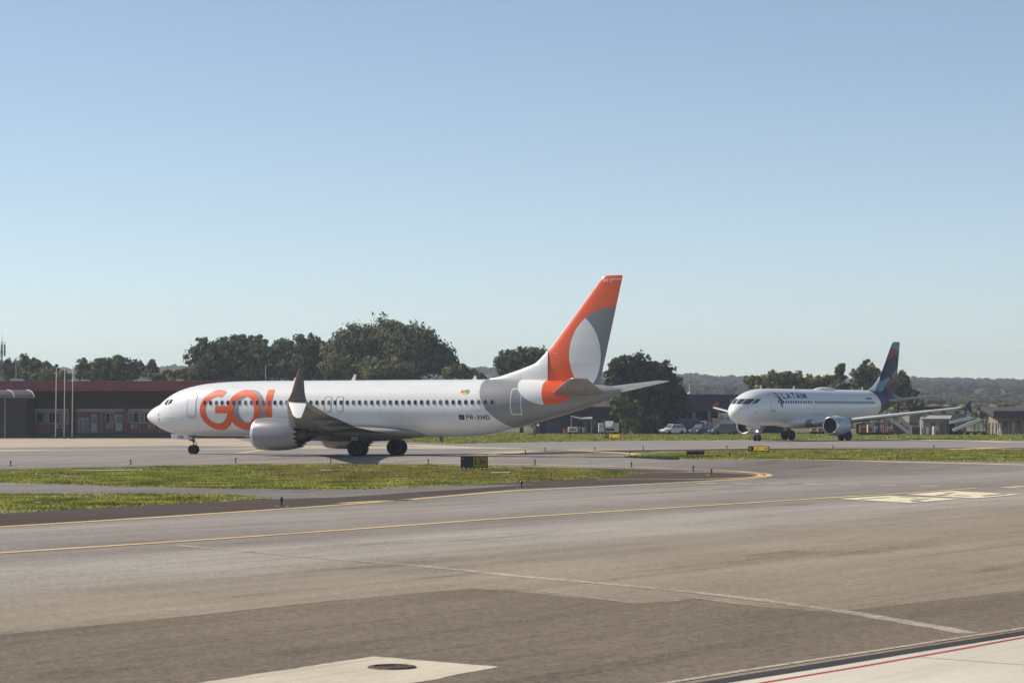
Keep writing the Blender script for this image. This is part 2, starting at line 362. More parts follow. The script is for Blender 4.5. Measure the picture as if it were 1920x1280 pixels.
# shoulders, islands of grass, painted lines
sheet('shoulder', P2((-500,882),(0,880),(250,874),(640,869),(900,873),(1184,879),(1300,884),(1400,889),(1425,892),(1400,896),(1280,903),(1100,911),(960,917),(640,946),(300,968),(0,986),(-500,1020)), M['shoulder_asphalt'], .008)
sheet('service_path', P2((-500,896),(0,904),(200,911),(400,915),(640,917),(830,911),(1000,908),(900,915),(640,932),(520,936),(430,930),(200,927),(0,926),(-500,925)), M['taxiway_asphalt'], .012)
sheet('far_shoulder', P2((860,853),(1000,848),(1130,844.5),(1280,842.5),(1500,839),(1920,839.5),(2300,841.5),(2300,845),(1920,843.5),(1500,844),(1240,846),(1180,851),(1000,852)), M['shoulder_asphalt'], .012)
ISL = {
 'a': [(-500,896),(-100,886),(60,880.5),(200,877),(330,874),(480,871),(640,870),(800,872.5),(960,875),(1100,880),(1180,885),(1195,888),(1165,893),(1080,898),(980,903),(860,910),(740,916),(640,918),(520,917),(400,915.5),(200,911),(0,904.5),(-500,894)],
 'b': [(-500,929),(0,927),(200,926.5),(330,927),(430,929),(500,933),(470,937),(350,943),(200,951),(100,957),(0,963),(-500,992)],
 'c': [(1170,857),(1200,853.5),(1260,849),(1330,846.5),(1500,844.5),(1920,844),(2300,845.5),(2300,871),(1920,865.5),(1700,862.5),(1500,861),(1300,860.5)],
 'd': [(1040,851),(1110,848.5),(1200,848),(1250,848.5),(1200,851.5),(1110,853)],
}
for k in 'abcd': sheet('grass_verge', ragged(P2(*ISL[k]), .16, .9), M['turf'], .014)
def inpoly(x, y, poly):
    c = np.zeros(x.shape, bool); n = len(poly)
    for i in range(n):
        x0, y0 = poly[i]; x1, y1 = poly[(i+1) % n]
        if y0 != y1: c ^= ((y0 > y) != (y1 > y)) & (x < (x1-x0)*(y-y0)/(y1-y0)+x0)
    return c
def blades(name, poly, n, h, w, m, z=.014, bias=None):
    P_ = np.array(poly); lo, hi = P_.min(0), P_.max(0); xs_, ys_ = [], []; tot = 0
    while tot < n:
        x = rng.uniform(lo[0], hi[0], n); y = rng.uniform(lo[1], hi[1], n); k = inpoly(x, y, poly)
        xs_.append(x[k]); ys_.append(y[k]); tot += k.sum()
    x = np.concatenate(xs_)[:n]; y = np.concatenate(ys_)[:n]
    x = x+rng.normal(0, .22, n); y = y+rng.normal(0, .3, n)
    cl = .5+.5*np.sin(x*.9+2*np.sin(y*.21))*np.sin(y*.33+1.5*np.sin(x*.31)); cl2 = rng.random(n)
    hh = h*(.45+.8*cl*cl2+.35*rng.random(n)); a = rng.uniform(0, 2*np.pi, n); ww = w*(.6+.8*rng.random(n)); lean = rng.normal(0, .45, (n, 2))*hh[:, None]
    keep = (np.sin(x*.55+1.7*np.sin(y*.13))*np.sin(y*.19+1.3*np.sin(x*.23))+rng.normal(0, .45, n)) > -.55; x, y, hh, a, ww, lean = x[keep], y[keep], hh[keep], a[keep], ww[keep], lean[keep]; n = len(x); z = z+H(x, y)
    V = np.zeros((n, 3, 3), np.float32)
    V[:,0] = np.stack([x-ww*np.cos(a), y-ww*np.sin(a), z], 1); V[:,1] = np.stack([x+ww*np.cos(a), y+ww*np.sin(a), z], 1)
    V[:,2] = np.stack([x+lean[:,0], y+lean[:,1], z+hh], 1)
    return raw(name, V.reshape(-1, 3), 3, m)
def raw(name, V, k, m, parent=None):
    n = len(V)//k; me = bpy.data.meshes.new(name); me.vertices.add(len(V)); me.vertices.foreach_set('co', V.astype(np.float32).ravel())
    me.loops.add(n*k); me.loops.foreach_set('vertex_index', np.arange(n*k, dtype=np.int32))
    me.polygons.add(n); me.polygons.foreach_set('loop_start', np.arange(0, n*k, k, dtype=np.int32))
    me.update(); me.validate(); me.materials.append(m); return obj(name, me, parent)
for k, n, lab in (('a',90000,'long green grass island in front of the orange-tailed airliner'),('b',26000,'narrow green grass strip at the left beside the curved path'),('c',60000,'long green grass strip in front of the indigo-tailed airliner')):
    tag(blades('grass', P2(*ISL[k]), n, .085 if k != 'c' else .10, .05 if k != 'c' else .08, M['grass_blade']), lab, 'grass', kind='stuff')
tag(blades('dry_grass', P2((470,880),(560,876),(760,878),(900,880),(1080,884),(1150,890),(1000,898),(800,900),(650,903),(520,897)), 16000, .11, .05, M['grass_dry']), 'dry brownish weeds scattered through the grass island around the dark sign', 'grass', kind='stuff')
farg = [G(*p)[:2] for p in ((560,821.5),(640,823.5),(760,828.5),(850,831.5),(1000,828.5),(1200,825.5),(1420,824),(1700,823.5),(1920,825),(2300,828),(2300,814),(1900,813.5),(1500,813.5),(1000,813),(760,813),(600,816))]
sheet('grass_verge', farg, M['turf'], .006)
tag(blades('grass', farg, 60000, .13, .13, M['grass_blade'], .006), 'strip of grass beyond the far taxiway, below the parked vehicles', 'grass', kind='stuff')
LN = lambda name, pts, w, m=M['line_yellow'], z=.016, sm=True: stripe(name, [G(*p)[:2] for p in pts], w, m, z, sm)
LN('yellow_line', [(-300,1056.5),(0,1037),(480,1005.5),(960,971),(1280,950.5),(1560,933),(1700,924.5),(1832,915)], .36)
LN('yellow_line', [(1890,913.5),(1960,909),(2100,902)], .6)
LN('yellow_line', [(-300,1006),(0,988),(300,969.5),(640,946.5),(820,932),(960,920.5),(1120,912.5),(1280,904.3),(1380,899),(1425,895.5),(1441,891.5),(1430,887.6),(1400,884.8),(1330,881),(1240,877.5),(1160,874.4),(1000,871),(880,868.8),(640,866.5),(440,867),(250,870),(100,873),(0,874.5),(-300,880)], .46)
LN('yellow_line', [(640,943.5),(700,940),(780,936.5)], .5)
LN('yellow_line', [(1183,886.5),(1280,885.4),(1370,884.5),(1415,887),(1428,890.5),(1410,894.5),(1340,897.8),(1260,898.6),(1120,899.2)], .42)
LN('yellow_line', [(895,852.5),(910,850),(960,847.2),(1030,844.8),(1130,842.6),(1250,841.4),(1500,840),(1920,842)], 1.5)
LN('yellow_line', [(905,853.2),(1000,846.6),(1060,844.2),(1120,846.5),(1180,850),(1196,853)], 1.0)
LN('yellow_line', [(1180,856.4),(1320,859.8),(1500,861.8),(1700,866.2),(1920,871.5),(2300,884)], .9)
LN('yellow_line', [(1700,824.8),(1800,826),(1895,829),(2100,833)], 1.6)
LN('yellow_line', [(1790,842.6),(1830,840.6),(1885,839)], 1.8)
LN('white_line', [(660,831.5),(760,834),(870,838.5),(970,841)], 3.0, M['pale_streak'], .018)
LN('yellow_line', [(450,849.5),(466,847),(500,843.2)], .8)
LN('white_line', [(720,855.8),(860,855)], 1.4, M['pale_streak'], .018)
LN('white_line', [(960,858.8),(1030,858),(1110,857)], 1.4, M['pale_streak'], .018)
LN('white_line', [(1620,822.6),(1760,825),(1893,828)], 2.2, M['line_white'], .018)
for x0, x1, y0, y1 in ((1305,1341,906.3,906.6),(1372,1407,906.6,907),(1440,1473,907,907.3),(1505,1545,908,908.4),(1578,1612,908.8,909.2),(1649,1686,909.8,910.3),(1725,1760,910.8,911.4),(1878,1918,913.8,914.8)):
    LN('white_dash', [(x0,y0),((x0+x1)/2,(y0+y1)/2),(x1,y1)], .8, M['line_white'], .016, False)
# painted information squares with dark characters
for cs, marks in (([(1573,935.6),(1665,929.8),(1798,935.6),(1706,943.2)], ((.10,.70,.20,.27),(.40,.80,.70,.76),(.22,.42,.84,.92),(.78,.84,.30,.56))), ([(1699,927.5),(1785,920.6),(1914,927.2),(1830,934.4)], ((.10,.36,.34,.44),(.52,.74,.18,.25),(.40,.92,.80,.88),(.24,.30,.52,.74)))):
    q = [np.array(G(*p)[:2]) for p in cs]
    sq = sheet('painted_square', [tuple(p) for p in q], M['sign_cream'], .020)
    bl = lambda u, v: tuple((1-u)*(1-v)*q[0]+u*(1-v)*q[1]+u*v*q[2]+(1-u)*v*q[3])
    for k, (u0, u1, v0, v1) in enumerate(marks):
        sheet('painted_mark', [bl(u0, v0), bl(u1, v0), bl(u1, v1), bl(u0, v1)], M['shoulder_asphalt'], .023+.001*k, sq)
# small pale concrete slabs lying in the grass
for k, (x0, x1, y, lab) in enumerate(((138,268,883.3,'long pale concrete slab in the grass at the far left'),(600,700,882.5,'thin pale concrete slab in the grass beside the wing shadow'),(768,782,876.3,'small white concrete block in the grass left of the dark sign'),(920,958,887.5,'pale slanting concrete slab in the grass right of the dark sign'),(1098,1112,883.4,'tiny white concrete block near the right tip of the grass island'),(66,78,945,'small white concrete block in the narrow left grass strip'),(1504,1513,844.8,'small white block in the grass right of the lit yellow sign'),(1720,1730,845.5,'small white block in the grass under the far wing'),(1394,1407,858,'small white block at the lower edge of the grass below the lit yellow sign'),(1165,1188,824.4,'pale slab in the far grass beside the yellow sign'))):
    a, b = G(x0, y), G(x1, y); d = .9 if x1-x0 > 30 else .35
    zb_ = a[2]; m_ = MB().add([(x_, y_, z_+zb_) for x_, y_, z_ in [(a[0],a[1]-d,0),(b[0],b[1]-d*.6,0),(b[0],b[1]+d,0),(a[0],a[1]+d*.8,0)]+[(a[0]+.02,a[1]-d+.02,.07),(b[0]-.02,b[1]-d*.6+.02,.085),(b[0]-.02,b[1]+d-.02,.085),(a[0]+.02,a[1]+d*.8-.02,.07)]], [(3,2,1,0),(4,5,6,7),(0,1,5,4),(1,2,6,5),(2,3,7,6),(3,0,4,7)])
    tag(m_.build('concrete_slab', M['pale_streak']), lab, 'slab', 'concrete slabs in the grass')

# ------------------------------------------------------------------ airliner building blocks (x aft of the nose, y starboard, z up)
def pchip(xs, ys):
    xs = np.array(xs, float); ys = np.array(ys, float); h = np.diff(xs); d = np.diff(ys)/h
    m = np.zeros(len(xs)); m[0] = d[0]; m[-1] = d[-1]
    for i in range(1, len(xs)-1):
        if d[i-1]*d[i] > 0:
            a = 2*h[i]+h[i-1]; b = h[i]+2*h[i-1]; m[i] = (a+b)/(a/d[i-1]+b/d[i])
    def f(x):
        x = min(max(x, xs[0]), xs[-1]); i = min(max(int(np.searchsorted(xs, x)-1), 0), len(h)-1); t = (x-xs[i])/h[i]
        return ((2*t**3-3*t*t+1)*ys[i]+(t**3-2*t*t+t)*h[i]*m[i]+(-2*t**3+3*t*t)*ys[i+1]+(t**3-t*t)*h[i]*m[i+1])
    return f
class Fus:
    def __init__(s, top, bot, wid):
        s.t = pchip(*zip(*top)); s.b = pchip(*zip(*bot)); s.w = pchip(*zip(*wid)); s.L = top[-1][0]
    def pt(s, x, th, off=0.0):
        zt, zb, w = s.t(x), s.b(x), s.w(x); zc = (zt+zb)/2; h = (zt-zb)/2
        c, d = math.cos(th), math.sin(th); nx, nz = d/max(w, .05), c/max(h, .05); l = math.hypot(nx, nz) or 1
        return (x, w*d+off*nx/l, zc+h*c+off*nz/l)
    def th(s, x, z):
        zt, zb = s.t(x), s.b(x); return math.acos(max(-1, min(1, (z-(zt+zb)/2)/((zt-zb)/2))))
    def side(s, x, z, off=0.0, port=True):
        t = s.th(x, z); return s.pt(x, -t if port else t, off)
    def mesh(s, xs, n=64):
        m = MB(); m.rings([[s.pt(x, 2*math.pi*i/n) for i in range(n)] for x in xs]); return m
def clip_grid(us, vs, sdf, mp):
    """polygons of the region sdf<0 on a parametric grid, mapped into space by mp"""
    V = np.array([[sdf(u, v) for v in vs] for u in us]); verts = []; idx = {}; faces = []
    def gv(i, j):
        k = (i, j)
        if k not in idx: idx[k] = len(verts); verts.append(mp(us[i], vs[j]))
        return idx[k]
    def ev(a, b):
        k = (a, b) if a < b else (b, a)
        if k not in idx:
            p, q = k; t = V[p]/(V[p]-V[q]); u = us[p[0]]+(us[q[0]]-us[p[0]])*t; v = vs[p[1]]+(vs[q[1]]-vs[p[1]])*t
            idx[k] = len(verts); verts.append(mp(u, v))
        return idx[k]
    for i in range(len(us)-1):
        for j in range(len(vs)-1):
            c = [(i,j),(i+1,j),(i+1,j+1),(i,j+1)]; ins = [V[p] < 0 for p in c]
            if not any(ins): continue
            f = []
            for k in range(4):
                a, b = c[k], c[(k+1) % 4]
                if ins[k]: f.append(gv(*a))
                if ins[k] != ins[(k+1) % 4]: f.append(ev(a, b))
            if len(f) > 2: faces.append(f)
    m = MB(); m.v = verts; m.f = [tuple(f) for f in faces]; return m
def fus_decal(F, name, sdf, x0, x1, z0, z1, off, m, parent, step=.055, port=True, both=False):
    """paint region on the fuselage skin, drawn in the side view (x, z)"""
    us = np.arange(x0, x1+step, step)
    t0 = min(F.th(x, z1) for x in (x0, (x0+x1)/2, x1)); t1 = max(F.th(x, z0) for x in (x0, (x0+x1)/2, x1))
    dt = step/1.9; vs = np.arange(t0, t1+dt, dt)
    if both: vs = np.concatenate([-vs[::-1], vs[vs > 1e-6]])
    elif port: vs = -vs
    f = lambda u, v: sdf(u, F.pt(u, v)[2])
    return clip_grid(us, vs, f, lambda u, v: F.pt(u, v, off)).build(name, m, parent, smooth=True, fix=False)
ell = lambda x, z, cx, cz, a, b: (math.hypot((x-cx)/a, (z-cz)/b)-1)*min(a, b)
def rbox(x, z, cx, cz, hx, hz, r):
    dx, dz = abs(x-cx)-hx+r, abs(z-cz)-hz+r
    return math.hypot(max(dx, 0), max(dz, 0))+min(max(dx, dz), 0)-r
def patch(F, name, corners, off, m, parent, n=6):
    """four (z, angle) corners on the nose skin"""
    def solve(z, th):
        a, b = 0.02, 6.0
        for _ in range(40):
            c = (a+b)/2
            if F.pt(c, th)[2] < z: a = c
            else: b = c
        return a
    P = []
    for i in range(n+1):
        for j in range(n+1):
            u, v = i/n, j/n
            z = (1-u)*(1-v)*corners[0][0]+u*(1-v)*corners[1][0]+u*v*corners[2][0]+(1-u)*v*corners[3][0]
            t = (1-u)*(1-v)*corners[0][1]+u*(1-v)*corners[1][1]+u*v*corners[2][1]+(1-u)*v*corners[3][1]
            p = F.pt(solve(z, R(t)), R(t), off); P.append((p[0]-off*.5, p[1], p[2]))
    k = n+1
    return MB().add(P, [(i*k+j, (i+1)*k+j, (i+1)*k+j+1, i*k+j+1) for i in range(n) for j in range(n)]).build(name, m, parent, smooth=True, fix=False)
def patch_xz(F, name, corners, off, m, parent, port, n=6):
    P = []
    for i in range(n+1):
        for j in range(n+1):
            u, v = i/n, j/n; q = [(1-u)*(1-v)*corners[0][k]+u*(1-v)*corners[1][k]+u*v*corners[2][k]+(1-u)*v*corners[3][k] for k in (0, 1)]
            p = F.side(q[0], q[1], off, port); P.append((p[0]-off*.5, p[1], p[2]))
    k = n+1
    return MB().add(P, [(i*k+j, (i+1)*k+j, (i+1)*k+j+1, i*k+j+1) for i in range(n) for j in range(n)]).build(name, m, parent, smooth=True, fix=False)
def arc_(cx, cy, rx, ry, a0, a1, n=8): return [(cx+rx*math.cos(R(a0+(a1-a0)*k/n)), cy+ry*math.sin(R(a0+(a1-a0)*k/n))) for k in range(n+1)]
GLYPH = {   # strokes in a box of height 1: (width, [polylines])
 'L': (.52, [[(0,1),(0,0),(.52,0)]]), 'A': (.72, [[(0,0),(.36,1),(.72,0)],[(.13,.32),(.59,.32)]]), 'T': (.62, [[(0,1),(.62,1)],[(.31,1),(.31,0)]]),
 'M': (.82, [[(0,0),(0,1),(.41,.18),(.82,1),(.82,0)]]), 'P': (.56, [[(0,0),(0,1),(.3,1)]+arc_(.3,.74,.26,.26,90,-90)+[(0,.48)]]),
 'R': (.58, [[(0,0),(0,1),(.3,1)]+arc_(.3,.74,.26,.26,90,-90)+[(0,.48)],[(.28,.48),(.58,0)]]), '-': (.36, [[(0,.45),(.36,.45)]]),
 'X': (.62, [[(0,1),(.62,0)],[(0,0),(.62,1)]]), 'D': (.66, [[(0,0),(0,1),(.22,1)]+arc_(.22,.5,.44,.5,90,-90)+[(0,0)]]), 'K': (.58, [[(0,0),(0,1)],[(.56,1),(0,.42)],[(.17,.58),(.58,0)]]),
 'I': (.06, [[(.03,0),(.03,1)]]), 'Y': (.64, [[(0,1),(.32,.5),(.64,1)],[(.32,.5),(.32,0)]]),
 '5': (.56, [[(.52,1),(.08,1),(.04,.55)]+arc_(.26,.32,.28,.32,115,-150)]), '6': (.56, [[(.46,1)]+arc_(.30,.55,.30,.45,110,180,5)+arc_(.28,.3,.28,.3,180,-180,14)]),
}
def text_mesh(txt, size, bold=0.0, spacing=1.0):
    """simple sans lettering drawn with strokes; cap height is 0.7 of the size"""
    cap = size*.70; w = cap*(.155+bold*3); m = MB(); x = 0.0; k = 0
    for ch in txt:
        gw, lines = GLYPH[ch]
        for ln in lines:
            pts = [Vector((x+p[0]*cap*.95+w/2, w/2+p[1]*(cap-w))) for p in ln]
            for i in range(len(pts)-1):
                p, q = pts[i], pts[i+1]; d = (q-p); 
                if d.length < 1e-6: continue
                d = d.normalized(); n = Vector((-d.y, d.x))*w/2; e = d*w*.45; z = .0006*(k % 5); k += 1
                m.add([(*(p-e-n), z), (*(q+e-n), z), (*(q+e+n), z), (*(p-e+n), z)], [(0,1,2,3)])
        x += gw*cap*.95+w+cap*.20*spacing
    me = bpy.data.meshes.new('lettering'); me.from_pydata(m.v, [], m.f); return me
def fus_text(F, name, txt, x, z, size, m, parent, off=.012, xs=1.0, **k):
    me = text_mesh(txt, size, **k)
    bm = bmesh.new(); bm.from_mesh(me); bmesh.ops.triangulate(bm, faces=bm.faces)
    if size > .5: bmesh.ops.subdivide_edges(bm, edges=[e for e in bm.edges if e.calc_length() > .2], cuts=3, use_grid_fill=False)
    for v in bm.verts: v.co = F.side(x+v.co.x*xs, z+v.co.y, off+v.co.z*3)
    bm.to_mesh(me); bm.free(); me.materials.append(m); return obj(name, me, parent)
def foil(c0, c1, n=9):
    """closed section outline between two chord fractions: [(chord fraction, half thickness sign)]"""
    xs = [c0+(c1-c0)*(1-math.cos(math.pi*i/n))/2 for i in range(n+1)]
    yt = lambda x: 5*(.2969*math.sqrt(max(x, 0))-.126*x-.3516*x*x+.2843*x**3-.1036*x**4)
    return [(x, yt(x)) for x in xs]+[(x, -yt(x)*.82) for x in reversed(xs)]
def wing_piece(secs, c0, c1, name, m, parent, y0=None, y1=None, vertical=False):
    """secs: (span, x_le, z_le, chord, t/c, droop of trailing edge); lofted between two chord fractions"""
    out = foil(c0, c1); S_ = np.array(secs, float); sp = list(S_[:, 0])
    lo = sp[0] if y0 is None else y0; hi = sp[-1] if y1 is None else y1
    ys = sorted(set([lo, hi]+[s for s in sp if lo < s < hi])); rs = []
    for y in ys:
        q = [np.interp(y, S_[:, 0]*(1 if S_[-1, 0] > S_[0, 0] else 1), S_[:, k]) for k in range(1, 6)]
        xle, zle, ch, tc, dr = q
        rs.append([(xle+a*ch, y, zle+b*tc*ch-dr*a) if not vertical else (xle+a*ch, b*tc*ch/.91, y) for a, b in out])
    return rs
def loft(rs, name, m, parent, mirror=False):
    if mirror: rs = [[(x, -y, z) for x, y, z in r] for r in rs]
    return MB().rings(rs).build(name, m, parent, smooth=True, sharp=50)
def wheel(x, y, z, r, w, gear, tm, rm, n=28):
    MB().lathe([(-w/2, r*.55), (-w/2, r*.82), (-w*.38, r*.96), (-w*.15, r), (w*.15, r), (w*.38, r*.96), (w/2, r*.82), (w/2, r*.55), (-w/2, r*.55)], (x, y, z), 'y', n).build('tyre', tm, gear, smooth=True, sharp=45)
    MB().lathe([(-w*.44, 0), (-w*.44, r*.2), (-w*.36, r*.26), (-w*.36, r*.45), (-w*.47, r*.56), (w*.47, r*.56), (w*.36, r*.45), (w*.36, r*.26), (w*.44, r*.2), (w*.44, 0)], (x, y, z), 'y', 24).build('rim', rm, gear, smooth=True, sharp=40)
def window_mesh(w, h, t=.036):
    pts = []
    for cx, cz, a0 in ((1,1,0),(-1,1,90),(-1,-1,180),(1,-1,270)):
        for k in range(4):
            a = R(a0+30*k); r = w*.42; pts.append((cx*(w/2-r)+r*math.cos(a), cz*(h/2-r)+r*math.sin(a)))
    m = MB(); n = len(pts)
    m.add([(x, 0, z) for x, z in pts]+[(x*.97, -t, z*.97) for x, z in pts], [tuple(range(n, 2*n))]+[(i, (i+1) % n, n+(i+1) % n, n+i) for i in range(n)])
    me = bpy.data.meshes.new('window'); me.from_pydata(m.v, [], m.f); return me
def windows(F, xs, z, w, h, parent, mats, prng):
    ms = []
    for m in mats: me = window_mesh(w, h); me.materials.append(m); ms.append(me)
    for x in xs:
        for port in (True, False):
            p = Vector(F.side(x, z, -.004, port)); q = Vector(F.side(x, z, .1, port)); e = Vector(F.side(x+.1, z, -.004, port))
            yv = (p-q).normalized(); xv = (e-p).normalized()
            if not port: xv = -xv
            zv = xv.cross(yv).normalized(); xv = yv.cross(zv)
            o = obj('window', ms[prng.choices(range(len(ms)), (6, 2, 2))[0]], parent)
            o.matrix_local = Matrix(((xv.x, yv.x, zv.x, p.x), (xv.y, yv.y, zv.y, p.y), (xv.z, yv.z, zv.z, p.z), (0,0,0,1)))
def door(F, root, x0, x1, z0, z1, m, line, port=True, t=.045):
    cx, cz, hx, hz = (x0+x1)/2, (z0+z1)/2, (x1-x0)/2, (z1-z0)/2
    d = fus_decal(F, 'door', lambda x, z: rbox(x, z, cx, cz, hx, hz, .14), x0-.1, x1+.1, z0-.1, z1+.1, .010, m, root, .05, port)
    fus_decal(F, 'door_seam', lambda x, z: max(rbox(x, z, cx, cz, hx+t/2, hz+t/2, .15), -rbox(x, z, cx, cz, hx-t/2, hz-t/2, .13)), x0-.12, x1+.12, z0-.12, z1+.12, .016, line, d, .022, port)
    return d
def engine(root, y, x0, z, prof_out, lip, inner, fan_r, m, core, chev=0, chev_len=.3, mlip=None):
    """prof_out [(x, r)] outer cowl; lip = x where the polished lip ends; inner duct radius"""
    n = 72; xl = [p for p in prof_out if p[0] <= lip+1e-6]; xo = [p for p in prof_out if p[0] >= lip-1e-6]
    rs = []
    for k, (a, r) in enumerate(xo):
        last = k == len(xo)-1
        rs.append([(x0+a+((chev_len*abs(((i*chev/n) % 1)*2-1)-chev_len/2) if last and chev else 0), y+r*math.sin(2*math.pi*i/n), z+r*math.cos(2*math.pi*i/n)) for i in range(n)])
    last_r = xo[-1][1]
    rs.append([(p[0]-.03, y+(p[1]-y)*.985, z+(p[2]-z)*.985) for p in rs[-1]])
    rs.append([(x0+xo[-1][0]-.9, y+last_r*.90*math.sin(2*math.pi*i/n), z+last_r*.90*math.cos(2*math.pi*i/n)) for i in range(n)])
    e = MB().rings(rs, cap=(False, True)).build('engine', m, root, smooth=True, sharp=40)
    MB().lathe([(.16, inner*.99), (.08, inner*.995), (.03, inner*1.02)]+[(a, r) for a, r in xl], (x0, y, z), 'x', 48, False).build('inlet_lip', mlip or M['bare_metal'], e, smooth=True, fix=True)
    MB().lathe([(.9, inner*.985), (.162, inner*.985)], (x0, y, z), 'x', 48, False).build('inlet_duct', M['duct_dark'], e, smooth=True, fix=False)
    MB().lathe([(.88, 0), (.88, inner*.984)], (x0, y, z), 'x', 40).build('fan_disc', M['fan_black'], e)
    MB().lathe([(.35, 0), (.42, .08), (.6, .2), (.85, .30)], (x0, y, z), 'x', 24).build('spinner', M['nozzle_dark'], e, smooth=True)
    b = MB()
    for k in range(18):
        t = 2*math.pi*k/18; u = Vector((0, math.sin(t), math.cos(t))); v = Vector((0, math.cos(t), -math.sin(t)))
        c = Vector((x0+.8, y, z)); p = [c+u*.28-v*.05, c+u*.28+v*.05+Vector((.06,0,0)), c+u*inner*.98+v*.16+Vector((.06,0,0)), c+u*inner*.98-v*.10-Vector((.05,0,0))]
        b.add(p, [(0,1,2,3)])
    b.build('fan_blades', M['nozzle_dark'], e, fix=False)
    MB().lathe(core, (x0, y, z), 'x', 36).build('exhaust_nozzle', M['nozzle_dark'], e, smooth=True, sharp=40)
    return e

# ------------------------------------------------------------------ the large white and orange airliner
prng = random.Random(3)
gol = thing('airliner', 'large white airliner with orange lettering, orange fin and grey rear fuselage, nearest on the taxiway', 'airplane', (-27.17, 195.8, 0), -.458)
FG = Fus([(0,2.81),(.05,2.98),(.19,3.11),(.78,3.51),(1.38,3.77),(1.61,3.96),(2.09,4.30),(2.56,4.55),(3.27,4.82),(4.2,5.04),(4.91,5.16),(6.07,5.28),(7.8,5.36),(10,5.39),(28.6,5.39),(32,5.35),(34.5,5.20),(36.4,5.02),(38,4.84),(38.72,4.72)],
         [(0,2.79),(.05,2.62),(.19,2.47),(.78,2.14),(1.38,1.84),(1.97,1.62),(2.68,1.48),(4,1.38),(6,1.36),(26.5,1.37),(28.2,1.47),(30.08,1.86),(31.94,2.30),(34,2.84),(36,3.39),(37.4,3.86),(38,4.08),(38.72,4.50)],
         [(0,.02),(.05,.24),(.19,.44),(.78,.86),(1.38,1.13),(2.09,1.38),(3.27,1.66),(4.9,1.82),(7,1.88),(28,1.88),(30,1.78),(32,1.56),(34,1.22),(36,.80),(37.4,.48),(38.72,.12)])
xs = sorted(set([0,.02,.05,.1,.19,.3,.45,.6,.8,1,1.2,1.4,1.6,1.8,2.0,2.3,2.6,3,3.4,3.8,4.3,4.9,5.5,6.3,7.2,8]+[8+i*1.0 for i in range(1,20)]+[27+.5*i for i in range(23)]+[38.3,38.5,38.72]))
fus = FG.mesh(xs).build('fuselage', M['skin_white'], gol, smooth=True)
# windows, cockpit, doors
windows(FG, [6.15+.4992*i for i in range(48)], 3.79, .228, .335, fus, [M['window_glass'], M['window_blind'], M['window_half']], prng)
for sg in (1, -1):
    patch(FG, 'cockpit_window', [(3.74,sg*4),(3.70,sg*27),(4.05,sg*27),(4.08,sg*4)], .012, M['window_glass'], fus)
    for cz in ([(2.22,3.70),(2.50,3.64),(2.66,4.06),(2.38,3.98)], [(2.62,3.66),(3.02,3.80),(3.10,4.06),(2.80,4.08)]):
        patch_xz(FG, 'cockpit_window', cz, .012, M['window_glass'], fus, sg < 0)
for port in (True, False):
    d = door(FG, gol, 4.60, 5.36, 2.80, 4.40, M['white_paint'], M['seam'], port)
    fus_decal(FG, 'door_sill', lambda x, z: rbox(x, z, 4.97, 2.71, .38, .045, .03), 4.5, 5.5, 2.6, 2.82, .03, M['bare_metal'], d, .03, port)
    door(FG, gol, 31.0, 31.75, 2.95, 4.70, M['paint_grey'], M['white_paint'], port, .06)
    for x in (16.28, 17.25): door(FG, gol, x, x+.55, 3.16, 4.2, M['white_paint'], M['seam_dark'], port, .035)
    fus_decal(FG, 'cargo_door', lambda x, z: max(rbox(x, z, 9.9, 1.98, .6, .42, .08), -rbox(x, z, 9.9, 1.98, .57, .39, .07)), 9.2, 10.6, 1.5, 2.5, .01, M['seam'], fus, .03, port)
fus_decal(FG, 'pitot_plate', lambda x, z: ell(x, z, 1.75, 2.93, .06, .09), 1.6, 1.9, 2.8, 3.1, .012, M['seam_dark'], fus, .025)
fus_decal(FG, 'pitot_plate', lambda x, z: ell(x, z, 1.75, 2.60, .06, .08), 1.6, 1.9, 2.45, 2.75, .012, M['seam_dark'], fus, .025)
fus_decal(FG, 'skin_seam', lambda x, z: rbox(x, z, 2.85, 2.70, .6, .014, .01), 2.2, 3.5, 2.6, 2.8, .012, M['seam'], fus, .02)
# rear livery
fus_decal(FG, 'grey_band', lambda x, z: max(ell(x, z, 35.2, 5.25, 6.75, 4.35), .0 if x > 38.68 else -1), 28.2, 38.6, 1.0, 5.6, .006, M['paint_grey'], fus, .07, both=True)
fus_decal(FG, 'white_sweep', lambda x, z: max(ell(x, z, 33.6, 5.45, 2.4, 1.85), x-33.6), 31.0, 33.9, 3.3, 5.6, .012, M['white_paint'], fus, .05, both=True)
fus_decal(FG, 'orange_sweep', lambda x, z: max(ell(x, z, 33.6, 5.45, 2.4, 1.85), 33.08+.06*(5.3-z)+.07*(5.3-z)**2-x), 33.0, 36.1, 3.3, 5.6, .018, M['letter_orange'], fus, .045, both=True)
# big lettering on the port side
def ringd(x, z, cx, cz, a, b, ia, ib): return max(ell(x, z, cx, cz, a, b), -ell(x, z, cx, cz, ia, ib))
fus_decal(FG, 'lettering_shadow', lambda x, z: ringd(x, z, 9.98, 3.27, 1.40, 1.45, .90, .98), 8.5, 11.5, 1.7, 4.85, .008, M['paint_grey'], fus, .045)
def g_sdf(x, z):
    r = ringd(x, z, 7.2, 3.27, 1.46, 1.46, .95, .97)
    cut = max(7.55-x+.9*(z-4.2), 3.57-z)       # the opening of the letter
    bar = rbox(x, z, 7.8, 3.30, .72, .265, .01)
    return min(max(r, -cut), bar)
fus_decal(FG, 'lettering', g_sdf, 5.6, 8.8, 1.7, 4.85, .014, M['letter_orange'], fus, .045)
fus_decal(FG, 'lettering', lambda x, z: ringd(x, z, 9.52, 3.27, 1.40, 1.46, .90, .97), 8.0, 11.0, 1.7, 4.85, .020, M['letter_orange'], fus, .045)
